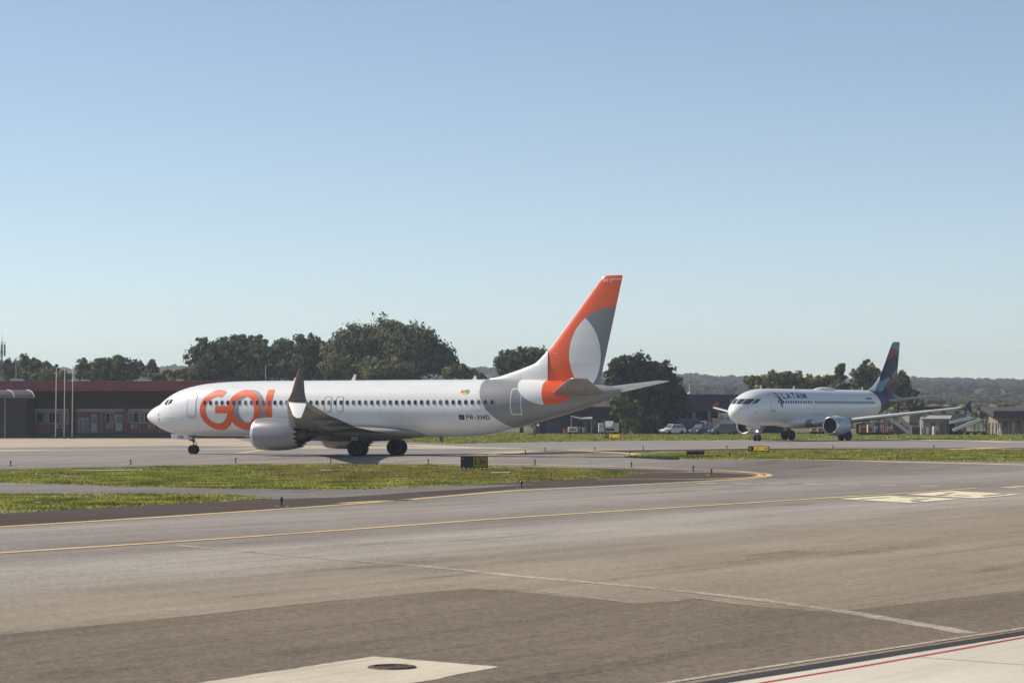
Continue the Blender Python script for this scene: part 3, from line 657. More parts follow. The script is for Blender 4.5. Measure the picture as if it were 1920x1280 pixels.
fus_decal(FG, 'lettering', lambda x, z: min(rbox(x, z, 11.62, 3.28, .285, 1.44, .02), rbox(x, z, 12.3, 2.08, .95, .24, .02)), 11.2, 13.4, 1.7, 4.85, .014, M['letter_orange'], fus, .045)
fus_text(FG, 'registration', 'PR-XMD', 27.62, 2.58, .47, M['black_paint'], fus, off=.02)
fus_decal(FG, 'flag', lambda x, z: rbox(x, z, 27.27, 2.75, .21, .17, .02), 27, 27.6, 2.5, 3, .012, M['black_paint'], fus, .03)
fus_decal(FG, 'flag_diamond', lambda x, z: (abs(x-27.27)/.15+abs(z-2.75)/.11-1)*.1, 27, 27.6, 2.5, 3, .018, M['wing_dark'], fus, .03)
for cx, cz, a, b, mm in ((27.25,4.52,.17,.10,'letter_orange'),(27.55,4.55,.20,.12,'flag_green'),(27.45,4.40,.17,.08,'flag_yellow'),(27.40,4.48,.13,.05,'white_paint'),(27.62,4.48,.10,.09,'flag_blue')):
    fus_decal(FG, 'emblem', lambda x, z: ell(x, z, cx, cz, a, b), 27.0, 27.9, 4.2, 4.8, .012+.003*a*10, M[mm], fus, .03)
# fin with its painted discs
FINS = [(z, xl, 0, 37.0+.235*(z-5.08)-xl, th/(37.0+.235*(z-5.08)-xl), 0) for z, xl, th in ((4.7,28.2,.56),(5.42,28.5,.54),(5.6,29.4,.53),(5.86,30.29,.52),(6.16,31.25,.51),(6.48,32.10,.50),(6.80,32.48,.48),(7.6,33.35,.44),(12.05,37.0,.15),(12.36,37.28,.12))]+[(12.44,37.5,0,1.15,.05,0)]
FA = np.array(FINS)
def fin_y(x, z):
    xle = np.interp(z, FA[:,0], FA[:,1]); ch = np.interp(z, FA[:,0], FA[:,3]); tc = np.interp(z, FA[:,0], FA[:,4]); a = min(max((x-xle)/ch, 0), 1)
    return 5*(.2969*math.sqrt(a)-.126*a-.3516*a*a+.2843*a**3-.1036*a**4)*tc*ch/.91
def fin_d(x, z):
    xle = np.interp(z, FA[:,0], FA[:,1]); ch = np.interp(z, FA[:,0], FA[:,3]); return max(xle+.06-x, x-xle-ch*.999)
fin = loft(wing_piece(FINS, 0, 1, '', None, None, vertical=True), 'fin', M['letter_orange'], gol)
le = [(a_, b_+.0, c_, d_, e_*1.10, f_) for a_, b_, c_, d_, e_, f_ in FINS]
loft([[(x-.012, y, z) for x, y, z in r] for r in wing_piece(le, 0, .022, '', None, None, 6.85, 12.3, vertical=True)], 'fin_leading_edge', M['white_paint'], fin)
def fin_decal(name, sdf, x0, x1, z0, z1, off, m, step=.06):
    for sg in (-1, 1):
        clip_grid(np.arange(x0, x1, step), np.arange(z0, z1, step), sdf, lambda x, z: (x, sg*(fin_y(x, z)+off), z)).build(name, m, fin, smooth=True, fix=False)
big = lambda x, z: ell(x, z, 37.9, 7.0, 3.1, 3.25)
fin_decal('grey_disc', lambda x, z: max(big(x, z), fin_d(x, z)), 34.6, 38.9, 4.9, 10.5, .008, M['fin_grey'])
fin_decal('white_disc', lambda x, z: max(big(x, z), ell(x, z, 34.4, 7.0, 2.7, 3.15), fin_d(x, z)), 34.6, 37.4, 4.9, 9.8, .016, M['white_paint'])
fin_decal('white_root', lambda x, z: max(x-33.18+.03*(z-6)**2, float(np.interp(z, FA[:,0], FA[:,1]))-.0-x), 28.3, 33.6, 5.0, 7.4, .010, M['white_paint'])
fin_decal('tip_line', lambda x, z: min(rbox(x, z, 38.22, 12.17, .42, .022, .01), rbox(x, z, 37.85, 12.06, .022, .11, .01)), 37.7, 38.65, 11.9, 12.3, .012, M['white_paint'], .025)
me = text_mesh('MD', .28)
for v in me.vertices: v.co = (37.30+v.co.x, -(fin_y(37.3+v.co.x, 12.0+v.co.y)+.016+v.co.z), 12.0+v.co.y)
me.materials.append(M['white_paint']); obj('lettering', me, fin)
MB().tube((34.0,-.30,7.15), (33.98,-.52,7.17), .02, n=6).tube((33.98,-.52,7.17), (33.7,-.52,7.17), .02, n=6).build('fin_probe', M['bare_metal'], fin)
# tailplane
HS = [(0.5,33.6,4.35,4.3,.10,0),(1.1,33.9,4.40,3.95,.10,0),(7.05,38.0,5.28,1.25,.09,0),(7.18,38.3,5.30,.9,.05,0)]
for mir in (True, False):
    t = loft(wing_piece(HS, .12, .70, '', None, None), 'tailplane', M['wing_grey'], gol, mir)
    loft(wing_piece(HS, 0, .118, '', None, None), 'tailplane_leading_edge', M['bare_metal'], t, mir)
    loft(wing_piece(HS, .705, 1, '', None, None, 1.1, 7.05), 'elevator', M['wing_grey'], t, mir)
# wings
WS = [(1.0,12.6,1.78,8.7,.125,.25),(1.88,13.3,1.86,7.95,.125,.25),(3.2,14.35,1.97,6.75,.115,.2),(5.6,15.55,2.22,5.45,.11,.16),(11.6,19.1,2.95,3.35,.105,.1),(17.0,22.3,3.70,1.72,.10,.04),(17.5,22.62,3.80,1.52,.10,.02)]
for mir in (True, False):
    sg = -1 if mir else 1
    w = loft(wing_piece(WS, .13, .735, '', None, None), 'wing', M['wing_dark'], gol, mir)
    for a, b in ((6.2, 9.9), (9.94, 13.6), (13.64, 17.2)): loft(wing_piece(WS, 0, .126, '', None, None, a, b), 'slat', M['bare_metal'], w, mir)
    loft(wing_piece(WS, 0, .128, '', None, None, 1.0, 6.15), 'leading_edge', M['wing_grey'], w, mir)
    for a, b, nm in ((1.9, 5.5, 'flap'), (5.8, 12.0, 'flap'), (12.2, 16.0, 'aileron'), (16.04, 17.5, 'wing_tip')):
        loft(wing_piece(WS, .742, 1, '', None, None, a, b), nm, M['wing_grey'] if nm != 'flap' else M['wing_dark'], w, mir)
    for y in (3.6, 7.4, 10.6):                                  # flap track fairings
        q = [np.interp(y, [s[0] for s in WS], [s[k] for s in WS]) for k in range(1, 6)]
        xa = q[0]+q[2]*.50; xb = q[0]+q[2]*1.12; zz = q[1]-.10-q[4]*.6; rs = []
        for k in range(9):
            u = k/8; r = math.sin(math.pi*min(u*1.15, 1)**.75)*.20+.015 if u < .99 else .015
            rs.append([(xa+(xb-xa)*u, sg*y+r*.75*math.sin(2*math.pi*i/10), zz-.12-.10*u+r*1.25*math.cos(2*math.pi*i/10)) for i in range(10)])
        MB().rings(rs).build('flap_fairing', M['wing_dark'], w, smooth=True)
    # split winglet: tall blade up, shorter blade splayed down
    up = [[(22.62,17.50,3.80,1.52),(22.86,17.66,3.98,1.28),(23.12,17.76,4.35,1.00),(23.68,17.92,5.70,.42),(23.84,17.95,5.92,.24)], [(22.72,17.52,3.74,1.45),(22.9,17.70,3.60,1.30),(23.45,18.15,2.88,.70),(23.75,18.25,2.72,.36)]]
    for k, (secs, nm) in enumerate(zip(up, ('winglet', 'lower_winglet'))):
        for c0, c1, mm, n2 in ((.065, 1, 'winglet_grey' if k == 0 else 'white_paint', nm), (0, .063, 'letter_orange', 'winglet_edge')):
            out = foil(c0, c1, 6); rs = []
            for x, y, z, ch in secs: rs.append([(x+a*ch, sg*(y+b*.085*ch), z) for a, b in out])
            o_ = MB().rings(rs).build(n2, M[mm], w if c0 else w, smooth=True, sharp=50)
    # engine and pylon
    e = engine(gol, sg*4.83, 12.5, 1.56, [(.0,.99),(.02,1.03),(.10,1.075),(.28,1.115),(.8,1.16),(1.6,1.175),(2.4,1.14),(3.1,1.04),(3.62,.92)], .28, .90, .9, M['nacelle_silver'],
           [(2.9,.70),(3.6,.68),(4.25,.52),(4.3,.50),(4.25,.40),(4.6,.30),(5.1,.10),(5.25,.0)], chev=18, chev_len=.34)
    rs = []
    for x, zt, zb, w_ in ((13.7,2.72,2.6,.04),(14.4,2.82,2.45,.20),(15.5,2.75,2.1,.26),(16.4,2.42,1.75,.24),(17.6,2.25,1.85,.18),(18.8,2.1,1.95,.06)):
        rs.append([(x, sg*4.83+a*w_, zt if b > 0 else zb) for a, b in ((-1,-1),(1,-1),(1,1),(.4,1.),(-.4,1),(-1,1))])
    MB().rings(rs).build('engine_pylon', M['wing_grey'], gol, smooth=True, sharp=40)
# belly fairing
rs = []
for x, w_, zb in ((11.6,1.0,1.36),(12.6,1.75,1.20),(14,2.12,1.05),(17,2.25,.98),(19.5,2.22,1.02),(21.2,2.0,1.15),(22.6,1.55,1.28),(23.8,.9,1.38)):
    rs.append([(x, w_*math.sin(2*math.pi*i/28), 1.75+(1.75-zb)*math.cos(2*math.pi*i/28)*(1 if math.cos(2*math.pi*i/28) < 0 else .65)) for i in range(28)])
MB().rings(rs).build('belly_fairing', M['wing_grey'], gol, smooth=True)  # grey in place of white, painting in the shadow between the wings
# antennas
for x, z0, h, s, mm in ((12.6,5.36,.26,.1,'white_paint'),(17.4,5.36,.46,.28,'white_paint'),(27.2,5.36,.30,.14,'flag_yellow')):
    MB().rings([[(x, -.02, z0), (x+.34, -.012, z0), (x+.34, .012, z0), (x, .02, z0)], [(x+s, -.012, z0+h), (x+s+.16, -.008, z0+h), (x+s+.16, .008, z0+h), (x+s, .012, z0+h)]]).build('blade_antenna', M['white_paint'], gol)
for x, z0, h in ((10.6,1.38,.36),(24.5,1.39,.40)):
    MB().rings([[(x, -.025, z0), (x+.32, -.02, z0), (x+.32, .02, z0), (x, .025, z0)], [(x+.22, -.012, z0-h), (x+.38, -.01, z0-h), (x+.38, .01, z0-h), (x+.22, .012, z0-h)]]).build('belly_antenna', M['wing_dark'], gol)
# landing gear
ng = MB().tube((4.0,0,.34), (4.0,0,.95), .055).tube((3.98,0,.9), (3.92,0,1.7), .095).tube((4.0,-.3,.345), (4.0,.3,.345), .05).tube((3.9,0,1.25), (3.1,0,1.6), .04).tube((4.02,0,.55), (4.28,0,.78), .03).tube((4.28,0,.78), (4.04,0,1.02), .03).box(3.82,4.0,-.22,.22,.98,1.10).build('nose_gear', M['gear_metal'], gol)
for s in (-1, 1): wheel(4.0, s*.2, .345, .345, .2, ng, M['tyre'], M['rim'])
MB().tube((3.80,-.14,1.06), (3.72,-.14,1.06), .07, .08, 12).build('taxi_lamp', M['bare_metal'], ng)
for s in (-1, 1):
    dd = MB().add([(2.25,s*.42,1.52),(3.75,s*.45,1.45),(3.75,s*.50,1.06),(2.35,s*.46,1.14),(2.25,s*.40,1.52),(3.75,s*.43,1.45),(3.75,s*.48,1.06),(2.35,s*.44,1.14)],
             [(0,1,2,3),(7,6,5,4),(0,4,5,1),(1,5,6,2),(2,6,7,3),(3,7,4,0)]).build('gear_door', M['white_paint'], gol)
    if s < 0:
        me = text_mesh('XMD', .27)
        for v in me.vertices: v.co = (2.92+v.co.x, -.50-.02-v.co.z, 1.18+v.co.y)
        me.materials.append(M['black_paint']); obj('lettering', me, dd)
for s in (-1, 1):
    y = s*2.86
    g = MB().tube((19.6,y,.5), (19.55,y,1.1), .08, n=12).tube((19.55,y,1.05), (19.4,y,2.0), .13, n=12).tube((19.6,y-.5,.565), (19.6,y+.5,.565), .075, n=10).tube((19.5,y,1.25), (19.3,y-s*1.3,1.75), .06).tube((19.7,y,.75), (19.98,y,1.0), .04).tube((19.98,y,1.0), (19.68,y,1.3), .04).build('main_gear', M['gear_metal'], gol)
    for k in (-1, 1): wheel(19.6, y+k*.43, .565, .565, .42, g, M['tyre'], M['rim'])
    MB().box(19.25,19.75,y+s*.30,y+s*.34,1.0,1.95).build('gear_door', M['wing_grey'], gol)

# ------------------------------------------------------------------ the smaller white and indigo airliner further off
lat = thing('airliner', 'white airliner with dark indigo tail and red fin blocks, nose light on', 'airplane', (24.29, 288.6, 0), .911)
FL = Fus([(0,3.2),(.05,3.42),(.18,3.68),(.5,4.05),(.93,4.40),(1.5,4.78),(2.2,5.14),(3,5.45),(4.2,5.72),(5.5,5.85),(7,5.88),(27,5.88),(31,5.82),(35,5.45),(37,5.15),(37.5,5.0)],
         [(0,3.16),(.05,2.92),(.18,2.70),(.5,2.42),(.93,2.16),(1.8,1.92),(2.9,1.79),(5,1.73),(24,1.73),(27,1.95),(30,2.6),(33,3.42),(36,4.3),(37.5,4.75)],
         [(0,.02),(.05,.3),(.18,.55),(.5,.90),(.93,1.2),(1.8,1.55),(2.9,1.77),(5,1.94),(7,1.975),(26,1.975),(29,1.75),(32,1.35),(35,.8),(37,.35),(37.5,.15)])
xs = sorted(set([0,.02,.05,.1,.18,.3,.5,.7,.93,1.2,1.5,1.8,2.2,2.6,3,3.5,4.2,5,6]+[7+i for i in range(20)]+[27+.5*i for i in range(21)]+[37.3,37.5]))
fu2 = FL.mesh(xs).build('fuselage', M['skin_white'], lat, smooth=True)
windows(FL, [6.5+.533*i for i in range(41) if i not in (14,)], 4.38, .25, .36, fu2, [M['window_glass'], M['window_half'], M['window_glass']], prng)
for sg in (1, -1):
    for cz in ([(4.16,sg*3),(4.12,sg*30),(4.70,sg*28),(4.70,sg*3)], [(4.12,sg*34),(4.12,sg*58),(4.72,sg*49),(4.70,sg*31)], [(4.13,sg*61),(4.22,sg*67),(4.72,sg*57),(4.72,sg*52)]):
        patch(FL, 'cockpit_window', cz, .012, M['cockpit_glass'], fu2)
for port in (True, False):
    door(FL, lat, 4.95, 5.77, 3.42, 5.25, M['white_paint'], M['seam'], port, .05)
    door(FL, lat, 29.9, 30.7, 3.5, 5.2, M['indigo'], M['paint_grey'], port)
    for x in (13.75, 14.65): door(FL, lat, x, x+.5, 3.9, 4.9, M['white_paint'], M['seam'], port, .03)
fus_decal(FL, 'door_sill', lambda x, z: rbox(x, z, 5.36, 3.36, .45, .04, .02), 4.8, 5.9, 3.2, 3.5, .03, M['seam_dark'], fu2, .03)
fus_decal(FL, 'static_plate', lambda x, z: ell(x, z, 2.3, 3.2, .09, .09), 2.1, 2.5, 3.0, 3.4, .012, M['seam_dark'], fu2, .03)
fus_decal(FL, 'indigo_tail', lambda x, z: 29.3+.55*math.sin((z-2)*1.0)-x, 28.2, 37.45, 1.6, 6.0, .006, M['indigo'], fu2, .08, both=True)
fus_decal(FL, 'blue_tail', lambda x, z: max(34.3+.6*(5-z)-x, 4.55-z), 33.5, 37.3, 3.5, 6.0, .012, M['sky_blue_paint'], fu2, .07, both=True)
fus_text(FL, 'title', 'LATAM', 7.75, 4.74, .98, M['title_indigo'], fu2, bold=.015, xs=1.50)
for k in range(6): fus_decal(FL, 'small_title', lambda x, z: rbox(x, z, 26.2+.24*k, 4.86, .085, .10, .02), 26.0+.24*k, 26.4+.24*k, 4.7, 5.0, .012, M['title_indigo'], fu2, .03)
for k, (q, mm) in enumerate((([(5.95,5.55),(6.9,5.38),(7.45,5.05),(6.5,5.25)],'coral'), ([(6.1,5.12),(7.1,4.98),(7.5,4.55),(6.7,4.80)],'title_indigo'), ([(6.5,4.78),(7.35,4.62),(7.5,4.15),(7.0,4.30)],'title_indigo'), ([(6.75,4.35),(7.25,4.2),(7.3,3.70),(7.0,3.9)],'title_indigo'))):
    def pd(x, z, q=q):
        d = -9
        for i in range(4):
            (x0, z0), (x1, z1) = q[i], q[(i+1) % 4]; l = math.hypot(x1-x0, z1-z0); d = max(d, ((x-x0)*(z1-z0)-(z-z0)*(x1-x0))/l*-1)
        return d
    fus_decal(FL, 'emblem', pd, 5.8, 7.7, 3.5, 5.7, .016, M[mm], fu2, .05)
L_F = [(4.9,30.2,0,6.0,.11,0),(5.6,30.6,0,5.6,.11,0),(6.0,31.0,0,5.25,.105,0),(6.9,31.95,0,4.45,.10,0),(11.4,35.2,0,1.95,.09,0),(11.72,35.55,0,1.66,.07,0),(11.77,35.75,0,1.4,.05,0)]
LA = np.array(L_F)
fin2 = loft(wing_piece(L_F, 0, 1, '', None, None, vertical=True), 'fin', M['indigo'], lat)
def f2y(x, z):
    xle, ch, tc = (np.interp(z, LA[:,0], LA[:,k]) for k in (1, 3, 4)); a = min(max((x-xle)/ch, 0), 1)
    return 5*(.2969*math.sqrt(a)-.126*a-.3516*a*a+.2843*a**3-.1036*a**4)*tc*ch/.91
def f2d(x, z):
    xle, ch = (np.interp(z, LA[:,0], LA[:,k]) for k in (1, 3)); return max(xle+.02-x, x-xle-ch*.99)
def f2dec(name, sdf, m, off, z0, z1):
    for sg in (-1, 1):
        clip_grid(np.arange(30.6, 37.3, .07), np.arange(z0, z1, .07), lambda x, z: max(sdf(x, z), f2d(x, z)), lambda x, z: (x, sg*(f2y(x, z)+off), z)).build(name, m, fin2, smooth=True, fix=False)
f2dec('blue_block', lambda x, z: 10.95-.15*(x-35.5)-z, M['sky_blue_paint'], .008, 10.6, 11.75)
f2dec('red_block', lambda x, z: max(z-10.9+.15*(x-35.5), 9.75+.35*(x-34.6)-z), M['coral'], .008, 9.4, 11.2)
f2dec('pale_block', lambda x, z: max(9.62+.5*(x-34)-z, z-9.78-.2*(x-34)), M['sky_blue_paint'], .012, 9.2, 10.0)
f2dec('blue_block', lambda x, z: max(z-8.35-.55*(x-36), 7.55+.75*(x-36)-z, 35.0-x), M['sky_blue_paint'], .008, 6.8, 9.0)
f2dec('red_block', lambda x, z: max(z-7.95-.62*(x-36), 6.75+.40*(x-35)-z, 33.3-x), M['coral'], .012, 6.2, 8.6)
f2dec('blue_block', lambda x, z: max(z-7.30-.25*(x-33.4), 5.55+.66*(x-31.9)-z, x-34.3), M['sky_blue_paint'], .014, 5.4, 7.6)
f2dec('plum_block', lambda x, z: max(z-6.85-.4*(x-35), 33.6-x+.3*(z-6)), M['indigo_deep'], .010, 5.4, 7.4)
rs = []
for x, zt in ((28.8,5.86),(29.8,6.0),(30.5,6.25),(31.2,6.65),(31.9,7.2),(32.3,7.5)):
    w = .06+.03*(x-28.8); rs.append([(x, -w*1.5, 5.6), (x, -w*.8, (5.6+zt)/2+.05), (x, -.03, zt-.02), (x, .03, zt-.02), (x, w*.8, (5.6+zt)/2+.05), (x, w*1.5, 5.6)])
MB().rings(rs).build('dorsal_fin', M['white_paint'], lat, smooth=True, sharp=60)
HS2 = [(.5,31.6,4.62,4.0,.10,0),(1.0,31.9,4.66,3.75,.10,0),(6.1,35.5,5.22,1.5,.09,0),(6.22,35.8,5.24,1.1,.05,0)]
for mir in (True, False):
    t = loft(wing_piece(HS2, .1, .70, '', None, None), 'tailplane', M['wing_grey'], lat, mir)
    loft(wing_piece(HS2, 0, .098, '', None, None), 'tailplane_leading_edge', M['bare_metal'], t, mir)
    loft(wing_piece(HS2, .705, 1, '', None, None, 1.0, 6.1), 'elevator', M['wing_grey'], t, mir)
WS2 = [(1.0,11.3,1.95,7.6,.135,.2),(1.97,11.9,2.02,6.9,.135,.2),(6.4,14.5,2.40,4.35,.115,.12),(16.7,21.45,3.80,1.75,.105,.05),(17.0,21.7,3.84,1.6,.10,.05)]
for mir in (True, False):
    sg = -1 if mir else 1
    w = loft(wing_piece(WS2, .145, .73, '', None, None), 'wing', M['wing_dark'], lat, mir)
    for a, b in ((2.6, 5.1), (6.5, 9.0), (9.03, 11.6), (11.63, 14.2), (14.23, 16.7)): loft(wing_piece(WS2, -.0, .142, '', None, None, a, b), 'slat', M['white_paint'], w, mir)
    loft(wing_piece(WS2, 0, .142, '', None, None, 1.0, 2.58), 'leading_edge', M['wing_grey'], w, mir)
    for a, b, nm in ((2.0, 6.3, 'flap'), (6.35, 12.6, 'flap'), (12.7, 16.0, 'aileron')): loft(wing_piece(WS2, .737, 1, '', None, None, a, b), nm, M['wing_grey'], w, mir)
    for y in (6.6, 9.6, 12.4):
        q = [np.interp(y, [s[0] for s in WS2], [s[k] for s in WS2]) for k in range(1, 6)]
        xa = q[0]+q[2]*.5; xb = q[0]+q[2]*1.15; rs = []
        for k in range(9):
            u = k/8; r = math.sin(math.pi*min(u*1.15, 1)**.75)*.2+.015 if u < .99 else .015
            rs.append([(xa+(xb-xa)*u, sg*y+r*.75*math.sin(2*math.pi*i/10), q[1]-.3-.1*u+r*1.2*math.cos(2*math.pi*i/10)) for i in range(10)])
        MB().rings(rs).build('flap_fairing', M['wing_grey'], w, smooth=True)
    # wing tip fence: an arrowhead plate up and down
    MB().add([(x, sg*17.02+o, z) for o in (0, .05*sg) for x, z in ((21.7,3.85),(22.6,4.40),(23.2,4.55),(23.1,3.87),(23.5,3.15),(22.9,3.22))],
             [(0,1,2,3),(0,3,4,5),(9,8,7,6),(11,10,9,6),(0,6,7,1),(1,7,8,2),(2,8,9,3),(3,9,10,4),(4,10,11,5),(5,11,6,0)]).build('wingtip_fence', M['indigo' if mir else 'coral'], w)
    engine(lat, sg*5.75, 11.15, 1.72, [(.0,.93),(.02,.97),(.10,1.01),(.25,1.05),(.8,1.12),(1.6,1.12),(2.4,1.04),(3.1,.90),(3.3,.85)], .25, .84, .84, M['nacelle_blue'],
           [(2.7,.66),(3.3,.64),(4.3,.45),(4.35,.42),(4.3,.32),(4.7,.22),(5.2,.0)])
    rs = []
    for x, zt, zb, w_ in ((11.9,2.78,2.65,.05),(12.7,2.88,2.5,.2),(13.6,2.80,2.1,.25),(15,2.5,1.8,.22),(16.5,2.3,1.95,.08)):
        rs.append([(x, sg*5.75+a*w_, zt if b > 0 else zb) for a, b in ((-1,-1),(1,-1),(1,1),(.4,1.),(-.4,1),(-1,1))])
    MB().rings(rs).build('engine_pylon', M['nacelle_blue'], lat, smooth=True, sharp=40)
rs = []
for x, w_, zb in ((9.6,.8,1.73),(10.8,1.7,1.58),(12.5,2.2,1.42),(15,2.35,1.36),(18,2.3,1.38),(20,1.95,1.5),(22,1.2,1.7)):
    rs.append([(x, w_*math.sin(2*math.pi*i/28), 2.05+(2.05-zb)*math.cos(2*math.pi*i/28)) for i in range(28)])
MB().rings(rs).build('belly_fairing', M['skin_white'], lat, smooth=True)
rs = [[(x, w_*math.sin(2*math.pi*i/20), 5.80+h*max(math.cos(2*math.pi*i/20), -.2)) for i in range(20)] for x, w_, h in ((17.2,.1,.06),(17.7,.4,.20),(18.6,.55,.34),(20,.55,.36),(21.2,.4,.25),(22.2,.08,.06))]
MB().rings(rs).build('satellite_dome', M['white_paint'], lat, smooth=True)
for x in (5.6, 12.6, 28.0):
    MB().rings([[(x, -.02, 5.80), (x+.32, -.012, 5.80), (x+.32, .012, 5.80), (x, .02, 5.80)], [(x+.18, -.012, 6.25), (x+.34, -.008, 6.25), (x+.34, .008, 6.25), (x+.18, .012, 6.25)]]).build('blade_antenna', M['white_paint'], lat)
ng = MB().tube((5.07,0,.38), (5.07,0,1.0), .06).tube((5.05,0,.95), (5.0,0,2.0), .10).tube((5.07,-.32,.38), (5.07,.32,.38), .05).tube((5.0,0,1.4), (4.1,0,1.85), .05).tube((5.1,0,.6), (5.35,0,.85), .03).tube((5.35,0,.85), (5.1,0,1.1), .03).build('nose_gear', M['gear_metal'], lat)
for s in (-1, 1):
    wheel(5.07, s*.25, .38, .38, .22, ng, M['tyre'], M['rim'])
    MB().tube((4.93,s*.14,1.12), (4.82,s*.14,1.12), .09, .11, 14).build('lamp_housing', M['bare_metal'], ng)
    MB().box(3.6,4.9,s*.5-.015,s*.5+.015,1.35,1.9).build('gear_door', M['white_paint'], lat)
MB().lathe([(-.001,0),(-.001,.10),(.02,.10),(.02,0)], (4.805,-.14,1.12), 'x', 14).build('lit_lamp', M['lamp_lit'], ng)
for s in (-1, 1):
    y = s*3.795
    g = MB().tube((17.71,y,.55), (17.68,y,1.2), .09, n=12).tube((17.68,y,1.1), (17.5,y,2.2), .15, n=12).tube((17.71,y-.55,.585), (17.71,y+.55,.585), .08, n=10).tube((17.6,y,1.3), (17.4,y-s*1.5,1.85), .06).build('main_gear', M['gear_metal'], lat)
    for k in (-1, 1): wheel(17.71, y+k*.465, .585, .585, .43, g, M['tyre'], M['rim'])
    MB().box(17.3,17.9,y+s*.32,y+s*.37,1.0,2.1).build('gear_door', M['white_paint'], lat)

# ------------------------------------------------------------------ far hills and woods
def ridge(px):   # photo row of the skyline
    return np.interp(px, [-3000,0,300,600,900,1270,1500,1700,1920,4000], [676,680,684,685,686,699,704,706,708,720])
def hill_z(X, Y):
    px = 960+X*FPX/np.maximum(Y, 1); top = CAMH+(YH-ridge(px))*2600/FPX
    t = np.clip((Y-620)/(2600-620), 0, 1.0); s = t**1.15
    bumps = 2.2*np.sin(X*.011+1.3)*np.sin(Y*.006)+1.6*np.sin(X*.027+Y*.004)
    return top*s*.93+bumps*np.clip(t*3, 0, 1)*.8-1.5*(1-np.clip(t*8, 0, 1))
nx, ny = 120, 46
hx = np.linspace(-1, 1, nx); hy = 600*(4200/600)**(np.linspace(0, 1, ny)); V = []
for Y in hy:
    for u in hx: X = u*Y*.55; V.append((X, Y, float(hill_z(np.array(X), np.array(Y)))))
MB().add(V, [(j*nx+i, j*nx+i+1, (j+1)*nx+i+1, (j+1)*nx+i) for j in range(ny-1) for i in range(nx-1)]).build('hills', M['hill_scrub'], smooth=True, fix=False)['kind'] = 'structure'
def ico():
    bm = bmesh.new(); bmesh.ops.create_icosphere(bm, subdivisions=1, radius=1); v = np.array([x.co[:] for x in bm.verts]); f = np.array([[a.index for a in p.verts] for p in bm.faces]); bm.free(); return v, f
IV, IF = ico()
def forest(name, n, y0, y1, smin, smax, m, label, pxr=(-500, 2400)):
    Y = y0*(y1/y0)**rng.random(n); px = rng.uniform(*pxr, n); X = (px-960)*Y/FPX
    dens = np.sin(X*.02+Y*.003)+np.sin(X*.0071-Y*.011)+rng.normal(0, .6, n); k = dens > -1.3; X, Y = X[k], Y[k]; n = len(X)
    s = rng.uniform(smin, smax, n)*(.6+.6*rng.random(n)); Z = hill_z(X, Y)
    T = []
    for i in range(n):
        v = IV*(1+rng.normal(0, .16, (len(IV), 1))); v = v*np.array([s[i]*1.25, s[i]*1.25, s[i]*.75])+np.array([X[i], Y[i], Z[i]+s[i]*.45]); T.append(v[IF].reshape(-1, 3))
    return tag(raw(name, np.concatenate(T), 3, m), label, 'forest', kind='stuff')
forest('forest', 17000, 950, 2750, 1.4, 2.9, M['leaf_far'], 'distant hazy woodland covering the low hills along the horizon')
forest('shrubland', 2600, 560, 950, .9, 2.0, M['leaf_mid'], 'scattered scrub and low bushes at the foot of the hills', (1150, 2300))

